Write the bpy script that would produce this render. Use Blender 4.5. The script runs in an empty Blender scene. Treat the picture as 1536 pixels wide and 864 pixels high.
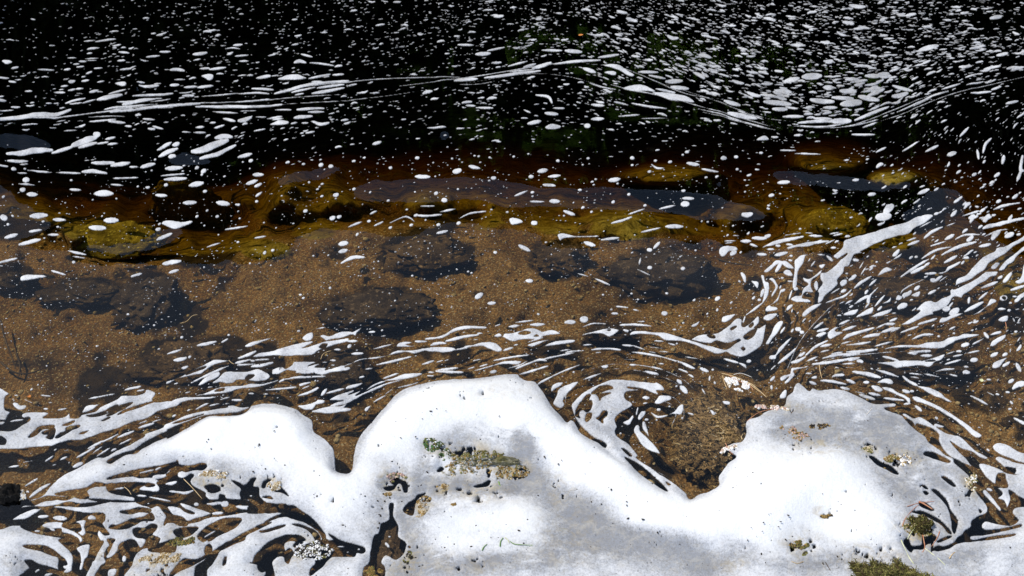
import bpy, math, random
import numpy as np
from mathutils import Vector, Matrix, noise as mnoise
random.seed(7); rng = np.random.default_rng(7)
scene = bpy.context.scene; COL = scene.collection

# ---------------------------------------------------------------- camera, sky, sun, exposure
CAM_H = 2.72; PITCH = 43.0; VFOV = 24.0
PW, PH = 1536.0, 864.0
FPX = (PH / 2) / math.tan(math.radians(VFOV / 2))
cam_d = bpy.data.cameras.new('camera'); cam = bpy.data.objects.new('camera', cam_d); COL.objects.link(cam)
cam.location = (0, 0, CAM_H); cam.rotation_euler = (math.radians(90 - PITCH), 0, 0)
cam_d.sensor_fit = 'VERTICAL'; cam_d.sensor_height = 24; cam_d.sensor_width = 42.667
cam_d.lens = 12 / math.tan(math.radians(VFOV / 2)); cam_d.clip_start = 0.05; cam_d.clip_end = 500
scene.camera = cam
SUN_EL, SUN_AZ = 50.0, -62.0            # azimuth measured from the view direction (+y), negative = left
sd = Vector((math.sin(math.radians(SUN_AZ)) * math.cos(math.radians(SUN_EL)), math.cos(math.radians(SUN_AZ)) * math.cos(math.radians(SUN_EL)), math.sin(math.radians(SUN_EL))))
w = bpy.data.worlds.new('World'); scene.world = w; w.use_nodes = True
nt = w.node_tree; sky = nt.nodes.new('ShaderNodeTexSky'); sky.sky_type = 'NISHITA'; sky.sun_disc = False
sky.sun_elevation = math.radians(SUN_EL); sky.sun_rotation = math.radians(SUN_AZ)
sky.air_density = 1.4; sky.dust_density = 0.8; sky.ozone_density = 2.0
tc = nt.nodes.new('ShaderNodeTexCoord'); mp = nt.nodes.new('ShaderNodeMapping'); mp.inputs['Scale'].default_value = (1, 1, 1.6)
cn = nt.nodes.new('ShaderNodeTexNoise'); cn.inputs['Scale'].default_value = 3.2; cn.inputs['Detail'].default_value = 7; cn.inputs['Roughness'].default_value = 0.58
cr = nt.nodes.new('ShaderNodeValToRGB'); cr.color_ramp.elements[0].position = 0.50; cr.color_ramp.elements[1].position = 0.78; cr.color_ramp.elements[1].color = (.7, .7, .7, 1)
cm = nt.nodes.new('ShaderNodeMix'); cm.data_type = 'RGBA'; cm.inputs[7].default_value = (9.4, 10.8, 14.0, 1)      # bluish clouds added to brighten the mirrored sky
nt.links.new(tc.outputs['Generated'], mp.inputs[0]); nt.links.new(mp.outputs[0], cn.inputs['Vector']); sx = nt.nodes.new('ShaderNodeSeparateXYZ'); nt.links.new(tc.outputs['Generated'], sx.inputs[0])      # added clouds thicken low down to brighten the reflections, clear overhead
m1 = nt.nodes.new('ShaderNodeMath'); m1.operation = 'MULTIPLY_ADD'; m1.inputs[1].default_value = -1.9; m1.inputs[2].default_value = 1.36; nt.links.new(sx.outputs[2], m1.inputs[0])
m2 = nt.nodes.new('ShaderNodeMath'); m2.operation = 'ADD'; m2.use_clamp = True; nt.links.new(m1.outputs[0], m2.inputs[0]); nt.links.new(cn.outputs['Fac'], m2.inputs[1])
nt.links.new(m2.outputs[0], cr.inputs[0])
nt.links.new(cr.outputs[0], cm.inputs[0]); nt.links.new(sky.outputs[0], cm.inputs[6]); nt.links.new(cm.outputs[2], nt.nodes['Background'].inputs[0])
nt.nodes['Background'].inputs[1].default_value = 0.13
sl = bpy.data.lights.new('sun', 'SUN'); sl.energy = 4.2; sl.angle = math.radians(0.53); sl.color = (1.0, 0.965, 0.91)
so = bpy.data.objects.new('sun', sl); COL.objects.link(so); so.rotation_euler = sd.to_track_quat('Z', 'Y').to_euler()
scene.view_settings.view_transform = 'Standard'; scene.view_settings.look = 'None'
scene.view_settings.exposure = 0.10; scene.view_settings.gamma = 1.0
scene.cycles.use_denoising = True
scene.cycles.max_bounces = 6; scene.cycles.transparent_max_bounces = 12; scene.cycles.volume_bounces = 0
scene.cycles.caustics_reflective = False; scene.cycles.caustics_refractive = False

# ---------------------------------------------------------------- helpers
cp, sp = math.cos(math.radians(PITCH)), math.sin(math.radians(PITCH))
def ground(px, py, z=0.0):
    """point at height z on the line from the photographer's eye through photo position px, py (numpy ok)"""
    u = (px - PW / 2) / FPX; v = (PH / 2 - py) / FPX
    dy = cp + sp * v; dz = -sp + cp * v
    t = (z - CAM_H) / dz
    return t * u, t * dy
def elev(py):                                  # steepness of the line of sight at a photo row, degrees
    return PITCH - np.degrees(np.arctan((PH / 2 - py) / FPX))
def sstep(a, b, x):
    t = np.clip((x - a) / (b - a), 0, 1); return t * t * (3 - 2 * t)
def vnoise(X, Y, s, seed):                      # smooth value noise on arrays
    r = np.random.default_rng(seed).random((257, 257))
    x = X / s + 1000.3; y = Y / s + 1000.7
    xi = np.floor(x).astype(int); yi = np.floor(y).astype(int); fx = x - xi; fy = y - yi
    fx = fx * fx * (3 - 2 * fx); fy = fy * fy * (3 - 2 * fy)
    a = r[yi % 257, xi % 257]; b = r[yi % 257, (xi + 1) % 257]; c = r[(yi + 1) % 257, xi % 257]; d = r[(yi + 1) % 257, (xi + 1) % 257]
    return (a * (1 - fx) + b * fx) * (1 - fy) + (c * (1 - fx) + d * fx) * fy
def fbm(X, Y, s, seed, o=4):
    return sum(vnoise(X, Y, s / 2 ** k, seed + k) / 2 ** k for k in range(o)) / (2 - 2 ** (1 - o))
def blur(A, r):
    r = int(r)
    for ax in (0, 1):
        for _ in range(2):
            P = np.pad(A, [(r + 1, r) if a == ax else (0, 0) for a in (0, 1)], mode='edge')
            c = np.cumsum(P, axis=ax, dtype=np.float64)
            A = ((c[2 * r + 1:] - c[:-2 * r - 1]) if ax == 0 else (c[:, 2 * r + 1:] - c[:, :-2 * r - 1])) / (2 * r + 1)
    return A
def catmull(P, n=4, closed=True):
    P = np.array(P, float); N = len(P); out = []
    for i in range(N if closed else N - 1):
        if closed: p0, p1, p2, p3 = P[i - 1], P[i], P[(i + 1) % N], P[(i + 2) % N]
        else: p0, p1, p2, p3 = P[max(i - 1, 0)], P[i], P[i + 1], P[min(i + 2, N - 1)]
        for k in range(n):
            t = k / n
            out.append(0.5 * ((2 * p1) + (-p0 + p2) * t + (2 * p0 - 5 * p1 + 4 * p2 - p3) * t * t + (-p0 + 3 * p1 - 3 * p2 + p3) * t ** 3))
    if not closed: out.append(P[-1])
    return np.array(out)
class Field:
    """signed distance (in photo pixels, + inside) on a grid laid over the flat water"""
    def __init__(s, x0, y0, x1, y1, step=1.0, big=12.0):
        s.x0, s.y0, s.st, s.big = x0, y0, step, big
        s.xs = np.arange(x0, x1 + step, step); s.ys = np.arange(y0, y1 + step, step)
        s.F = np.full((len(s.ys), len(s.xs)), -big, np.float32)
    def win(s, ax, ay, bx, by):
        i0 = max(0, int((ay - s.y0) / s.st)); i1 = min(len(s.ys), int((by - s.y0) / s.st) + 2)
        j0 = max(0, int((ax - s.x0) / s.st)); j1 = min(len(s.xs), int((bx - s.x0) / s.st) + 2)
        return (i0, i1, j0, j1) if i1 > i0 and j1 > j0 else None
    def poly(s, P, n=4):
        C = catmull(P, n); b = s.big
        w_ = s.win(C[:, 0].min() - b, C[:, 1].min() - b, C[:, 0].max() + b, C[:, 1].max() + b)
        if w_ is None: return None
        i0, i1, j0, j1 = w_; xs = s.xs[j0:j1]; ys = s.ys[i0:i1]
        D = np.full((len(ys), len(xs)), b, np.float32); par = np.zeros(D.shape, bool)
        Q = np.roll(C, -1, 0)
        for (ax, ay), (bx, by) in zip(C, Q):
            if ay != by:
                lo, hi = (ay, by) if ay < by else (by, ay)
                r0 = np.searchsorted(ys, lo); r1 = np.searchsorted(ys, hi)
                if r1 > r0:
                    xc = ax + (ys[r0:r1] - ay) / (by - ay) * (bx - ax)
                    par[r0:r1] ^= xs[None, :] < xc[:, None]
            a0 = np.searchsorted(ys, min(ay, by) - b); a1 = np.searchsorted(ys, max(ay, by) + b)
            c0 = np.searchsorted(xs, min(ax, bx) - b); c1 = np.searchsorted(xs, max(ax, bx) + b)
            if a1 <= a0 or c1 <= c0: continue
            X = xs[None, c0:c1] - ax; Y = ys[a0:a1, None] - ay; dx, dy = bx - ax, by - ay
            L = dx * dx + dy * dy + 1e-9; t = np.clip((X * dx + Y * dy) / L, 0, 1)
            d = np.hypot(X - t * dx, Y - t * dy)
            np.minimum(D[a0:a1, c0:c1], d, out=D[a0:a1, c0:c1])
        return w_, np.where(par, D, -D)
    def add(s, P, n=4):
        r = s.poly(P, n)
        if r: (i0, i1, j0, j1), f = r; np.maximum(s.F[i0:i1, j0:j1], f, out=s.F[i0:i1, j0:j1])
    def sub(s, P, n=4):
        r = s.poly(P, n)
        if r: (i0, i1, j0, j1), f = r; np.minimum(s.F[i0:i1, j0:j1], -f, out=s.F[i0:i1, j0:j1])
    def stroke(s, P, r, blunt=0.45):
        C = catmull(P, 4 if len(P) < 3 else 5, False); m = len(C)
        R = r * (blunt + (1 - blunt) * np.sin(np.pi * np.clip(np.linspace(0, 1, m), 0.02, 0.98)) ** 0.7)
        pad = r + 3
        for k in range(m - 1):
            (ax, ay), (bx, by) = C[k], C[k + 1]
            w_ = s.win(min(ax, bx) - pad, min(ay, by) - pad, max(ax, bx) + pad, max(ay, by) + pad)
            if w_ is None: continue
            i0, i1, j0, j1 = w_; X = s.xs[None, j0:j1] - ax; Y = s.ys[i0:i1, None] - ay; dx, dy = bx - ax, by - ay
            L = dx * dx + dy * dy + 1e-9; t = np.clip((X * dx + Y * dy) / L, 0, 1)
            f = (R[k] * (1 - t) + R[k + 1] * t) - np.hypot(X - t * dx, Y - t * dy)
            np.maximum(s.F[i0:i1, j0:j1], f, out=s.F[i0:i1, j0:j1])
    def at(s, px, py):
        return s.samp(s.F, px, py)
    def samp(s, A, px, py):
        x = np.clip((np.asarray(px, float) - s.x0) / s.st, 0, len(s.xs) - 1.001); y = np.clip((np.asarray(py, float) - s.y0) / s.st, 0, len(s.ys) - 1.001)
        xi = x.astype(int); yi = y.astype(int); fx = x - xi; fy = y - yi
        return (A[yi, xi] * (1 - fx) + A[yi, xi + 1] * fx) * (1 - fy) + (A[yi + 1, xi] * (1 - fx) + A[yi + 1, xi + 1] * fx) * fy
def npmesh(name, V, loops, starts, totals, mat, smooth=True, attrs=None):
    me = bpy.data.meshes.new(name); nv, nl, nf = len(V), len(loops), len(starts)
    me.vertices.add(nv); me.loops.add(nl); me.polygons.add(nf)
    me.vertices.foreach_set('co', np.ascontiguousarray(V, np.float32).ravel())
    me.loops.foreach_set('vertex_index', np.ascontiguousarray(loops, np.int32))
    me.polygons.foreach_set('loop_start', np.ascontiguousarray(starts, np.int32))
    try: me.polygons.foreach_set('loop_total', np.ascontiguousarray(totals, np.int32))
    except Exception: pass
    me.polygons.foreach_set('use_smooth', np.full(nf, smooth))
    me.update(calc_edges=True)
    for k, a in (attrs or {}).items():
        at_ = me.attributes.new(k, 'FLOAT', 'POINT'); at_.data.foreach_set('value', np.ascontiguousarray(a, np.float32))
    if mat: me.materials.append(mat)
    return me
def link(name, me, label=None, cat=None, group=None, kind=None, parent=None, loc=None):
    o = bpy.data.objects.new(name, me); COL.objects.link(o)
    if label: o['label'] = label
    if cat: o['category'] = cat
    if group: o['group'] = group
    if kind: o['kind'] = kind
    if parent: o.parent = parent
    if loc is not None: o.location = loc
    return o
def gridmesh(name, V, ni, nj, mat, attrs=None):
    idx = np.arange(ni * nj).reshape(ni, nj)
    q = np.stack([idx[:-1, :-1], idx[1:, :-1], idx[1:, 1:], idx[:-1, 1:]], -1).reshape(-1, 4)
    return npmesh(name, V, q.ravel(), np.arange(0, len(q) * 4, 4), np.full(len(q), 4), mat, True, attrs)
def center(me):                                 # put a mesh's origin at its own middle, on the ground below it
    co = np.empty(len(me.vertices) * 3, np.float32); me.vertices.foreach_get('co', co); co = co.reshape(-1, 3)
    c = np.array([(co[:, 0].min() + co[:, 0].max()) / 2, (co[:, 1].min() + co[:, 1].max()) / 2, co[:, 2].min()])
    me.vertices.foreach_set('co', (co - c).astype(np.float32).ravel()); me.update(); return Vector(c.tolist())

# ---------------------------------------------------------------- materials
class NT:
    def __init__(s, name):
        s.m = bpy.data.materials.new(name); s.m.use_nodes = True; s.t = s.m.node_tree; s.t.nodes.clear(); s.out = s.n('ShaderNodeOutputMaterial')
    def n(s, typ, **kw):
        x = s.t.nodes.new(typ)
        for k, v in kw.items():
            if hasattr(x, k) and not k.startswith('i_'): setattr(x, k, v)
        return x
    def l(s, a, b): s.t.links.new(a, b)
    def attr(s, name): x = s.n('ShaderNodeAttribute'); x.attribute_name = name; return x.outputs['Fac']
    def noise(s, scale, detail=4, rough=0.6, vec=None, dist=0):
        x = s.n('ShaderNodeTexNoise'); x.inputs['Scale'].default_value = scale; x.inputs['Detail'].default_value = detail
        x.inputs['Roughness'].default_value = rough; x.inputs['Distortion'].default_value = dist
        s.l(vec if vec is not None else s.pos(), x.inputs['Vector']); return x.outputs['Fac']
    def pos(s):
        if not hasattr(s, '_p'): s._p = s.n('ShaderNodeNewGeometry').outputs['Position']
        return s._p
    def ramp(s, fac, stops):
        x = s.n('ShaderNodeValToRGB'); e = x.color_ramp.elements
        while len(e) < len(stops): e.new(0.5)
        for k, (p, c) in enumerate(stops): e[k].position = p; e[k].color = (*c, 1) if len(c) == 3 else c
        s.l(fac, x.inputs[0]); return x.outputs[0]
    def mix(s, f, a, b, mode='MIX'):
        x = s.n('ShaderNodeMix'); x.data_type = 'RGBA'; x.blend_type = mode
        for k, v in ((0, f), (6, a), (7, b)):
            if isinstance(v, (int, float)): x.inputs[k].default_value = v
            elif isinstance(v, tuple): x.inputs[k].default_value = (*v, 1)
            else: s.l(v, x.inputs[k])
        return x.outputs[2]
    def math(s, op, a, b=0.0, c=None):
        x = s.n('ShaderNodeMath'); x.operation = op
        for k, v in ((0, a), (1, b), (2, c)):
            if v is None: continue
            if isinstance(v, (int, float)): x.inputs[k].default_value = v
            else: s.l(v, x.inputs[k])
        return x.outputs[0]
    def bsdf(s, col, rough=0.8, bump=None, bs=0.3, bd=0.01, spec=0.3):
        b = s.n('ShaderNodeBsdfPrincipled'); b.inputs['Roughness'].default_value = rough; b.inputs['Specular IOR Level'].default_value = spec
        if isinstance(col, tuple): b.inputs['Base Color'].default_value = (*col, 1)
        else: s.l(col, b.inputs['Base Color'])
        if bump is not None:
            n_ = s.n('ShaderNodeBump'); n_.inputs['Strength'].default_value = bs; n_.inputs['Distance'].default_value = bd
            s.l(bump, n_.inputs['Height']); s.l(n_.outputs[0], b.inputs['Normal'])
        s.l(b.outputs[0], s.out.inputs['Surface']); return b

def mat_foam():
    t = NT('river_foam'); th = t.attr('thick'); dr = t.attr('dirt')  # thickness attribute also carries painted shade of folds and rims
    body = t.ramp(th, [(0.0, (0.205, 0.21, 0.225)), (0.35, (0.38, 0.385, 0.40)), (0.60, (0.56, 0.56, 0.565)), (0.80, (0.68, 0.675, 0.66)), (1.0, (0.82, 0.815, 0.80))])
    mott = t.noise(9, 6, 0.65); body = t.mix(t.ramp(mott, [(0.3, (1, 1, 1)), (0.75, (0, 0, 0))]), t.mix(0.22, body, (0.40, 0.43, 0.47)), body)
    fine = t.noise(190, 4, 0.8); thin = t.ramp(th, [(0.25, (.85, .85, .85)), (0.8, (.12, .12, .12))])
    body = t.mix(t.math('MULTIPLY', t.ramp(fine, [(0.38, (1, 1, 1)), (0.54, (0, 0, 0))]), thin), body, (0.20, 0.195, 0.19))
    body = t.mix(t.math('MULTIPLY', t.ramp(t.noise(30, 9, 0.8, dist=0.5), [(0.48, (0, 0, 0)), (0.70, (.6, .6, .6))]), thin), body, (0.52, 0.47, 0.38))
    dn = t.noise(34, 8, 0.75, dist=0.6); dm = t.math('MULTIPLY', t.ramp(dn, [(0.46, (0, 0, 0)), (0.60, (1, 1, 1))]), dr)
    body = t.mix(dm, body, t.ramp(t.noise(60, 3), [(0.3, (0.22, 0.16, 0.06)), (0.6, (0.42, 0.33, 0.18)), (0.8, (0.30, 0.33, 0.16))]))
    vor = t.n('ShaderNodeTexVoronoi'); vor.inputs['Scale'].default_value = 330; t.l(t.pos(), vor.inputs['Vector'])
    h = t.math('ADD', t.math('MULTIPLY', t.noise(55, 6, 0.7), 1.0), t.math('MULTIPLY', vor.outputs['Distance'], 0.28))
    b = t.bsdf(body, 0.8, h, 0.34, 0.004, 0.2)
    ed = t.math('ADD', t.attr('edge'), t.math('MULTIPLY', t.math('SUBTRACT', t.noise(260, 4, 0.75), 0.5), 1.5))       # bubbles thin out to a film at the rim
    tr = t.n('ShaderNodeBsdfTransparent'); mx = t.n('ShaderNodeMixShader')
    t.l(t.ramp(ed, [(0.05, (.30, .30, .30)), (0.45, (1, 1, 1))]), mx.inputs[0]); t.l(tr.outputs[0], mx.inputs[1]); t.l(b.outputs[0], mx.inputs[2]); t.l(mx.outputs[0], t.out.inputs['Surface'])
    return t.m
def mat_bed():
    t = NT('river_sand'); mo = t.attr('moss'); dk = t.attr('silt_shade')
    s1 = t.ramp(t.noise(5, 8, 0.65), [(0.30, (0.10, 0.055, 0.02)), (0.48, (0.42, 0.235, 0.09)), (0.70, (0.68, 0.41, 0.18))])
    g = t.noise(120, 4, 0.75); s1 = t.mix(t.ramp(g, [(0.38, (1, 1, 1)), (0.5, (0, 0, 0))]), t.mix(0.65, s1, (0.05, 0.035, 0.02)), s1)
    g2 = t.noise(170, 2, 0.5); s1 = t.mix(t.ramp(g2, [(0.60, (0, 0, 0)), (0.68, (1, 1, 1))]), s1, (0.60, 0.50, 0.34))
    silt_shade = t.ramp(t.noise(16, 7, 0.72), [(0.3, (0.008, 0.007, 0.006)), (0.7, (0.085, 0.058, 0.032))])
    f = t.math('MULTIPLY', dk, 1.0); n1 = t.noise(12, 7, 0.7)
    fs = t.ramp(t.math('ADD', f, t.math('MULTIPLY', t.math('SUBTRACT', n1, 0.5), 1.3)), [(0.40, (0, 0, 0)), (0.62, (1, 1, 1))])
    c = t.mix(fs, s1, silt_shade)
    moss = t.ramp(t.noise(14, 8, 0.75, dist=0.8), [(0.34, (0.05, 0.032, 0.005)), (0.50, (0.30, 0.225, 0.045)), (0.68, (0.62, 0.50, 0.12))])
    fm = t.ramp(t.math('ADD', mo, t.math('MULTIPLY', t.math('SUBTRACT', t.noise(9, 6, 0.7), 0.5), 1.2)), [(0.40, (0, 0, 0)), (0.60, (1, 1, 1))])
    c = t.mix(fm, c, moss)
    hh = t.math('ADD', t.noise(30, 8, 0.75), t.math('MULTIPLY', g, 0.35))
    t.bsdf(c, 0.95, hh, 0.8, 0.03, 0.0); return t.m
def mat_rock(name, lo, hi, moss=None, scale=10, bd=0.03):
    t = NT(name); c = t.ramp(t.noise(scale, 9, 0.72), [(0.32, lo), (0.68, hi)])
    c = t.mix(t.ramp(t.noise(scale * 7, 4, 0.7), [(0.56, (0, 0, 0)), (0.68, (1, 1, 1))]), c, tuple(min(1, x * 2.2 + 0.02) for x in hi))
    if moss: c = t.mix(t.ramp(t.noise(scale * 0.7, 6, 0.7), [(0.47, (0, 0, 0)), (0.6, (1, 1, 1))]), c, moss)
    t.bsdf(c, 0.9, t.noise(scale * 2.5, 9, 0.75), 0.9, bd, 0.05); return t.m
def mat_water():
    t = NT('river_water'); fr = t.n('ShaderNodeFresnel'); fr.inputs['IOR'].default_value = 1.345
    gl = t.n('ShaderNodeBsdfGlossy'); gl.inputs['Roughness'].default_value = 0.0; gl.inputs['Color'].default_value = (1, 1, 1, 1)
    tr = t.n('ShaderNodeBsdfTransparent'); mx = t.n('ShaderNodeMixShader')
    bp = t.n('ShaderNodeBump'); bp.inputs['Strength'].default_value = 0.02; bp.inputs['Distance'].default_value = 0.004
    t.l(t.noise(22, 3, 0.55), bp.inputs['Height']); t.l(bp.outputs[0], gl.inputs['Normal']); t.l(bp.outputs[0], fr.inputs['Normal'])
    t.l(fr.outputs[0], mx.inputs[0]); t.l(tr.outputs[0], mx.inputs[1]); t.l(gl.outputs[0], mx.inputs[2]); t.l(mx.outputs[0], t.out.inputs['Surface'])
    va = t.n('ShaderNodeVolumeAbsorption'); s_ = (1.55, 2.15, 4.6); D = 8.0
    va.inputs['Density'].default_value = D; va.inputs['Color'].default_value = (*[1 - x / D for x in s_], 1)
    t.l(va.outputs[0], t.out.inputs['Volume']); return t.m
def mat_plain(name, c1, c2, scale=60, rough=0.8):
    t = NT(name); c = t.ramp(t.noise(scale, 4, 0.6), [(0.35, c1), (0.65, c2)]); t.bsdf(c, rough, spec=0.2); return t.m
M_foam = mat_foam(); M_bed = mat_bed(); M_water = mat_water()
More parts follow.
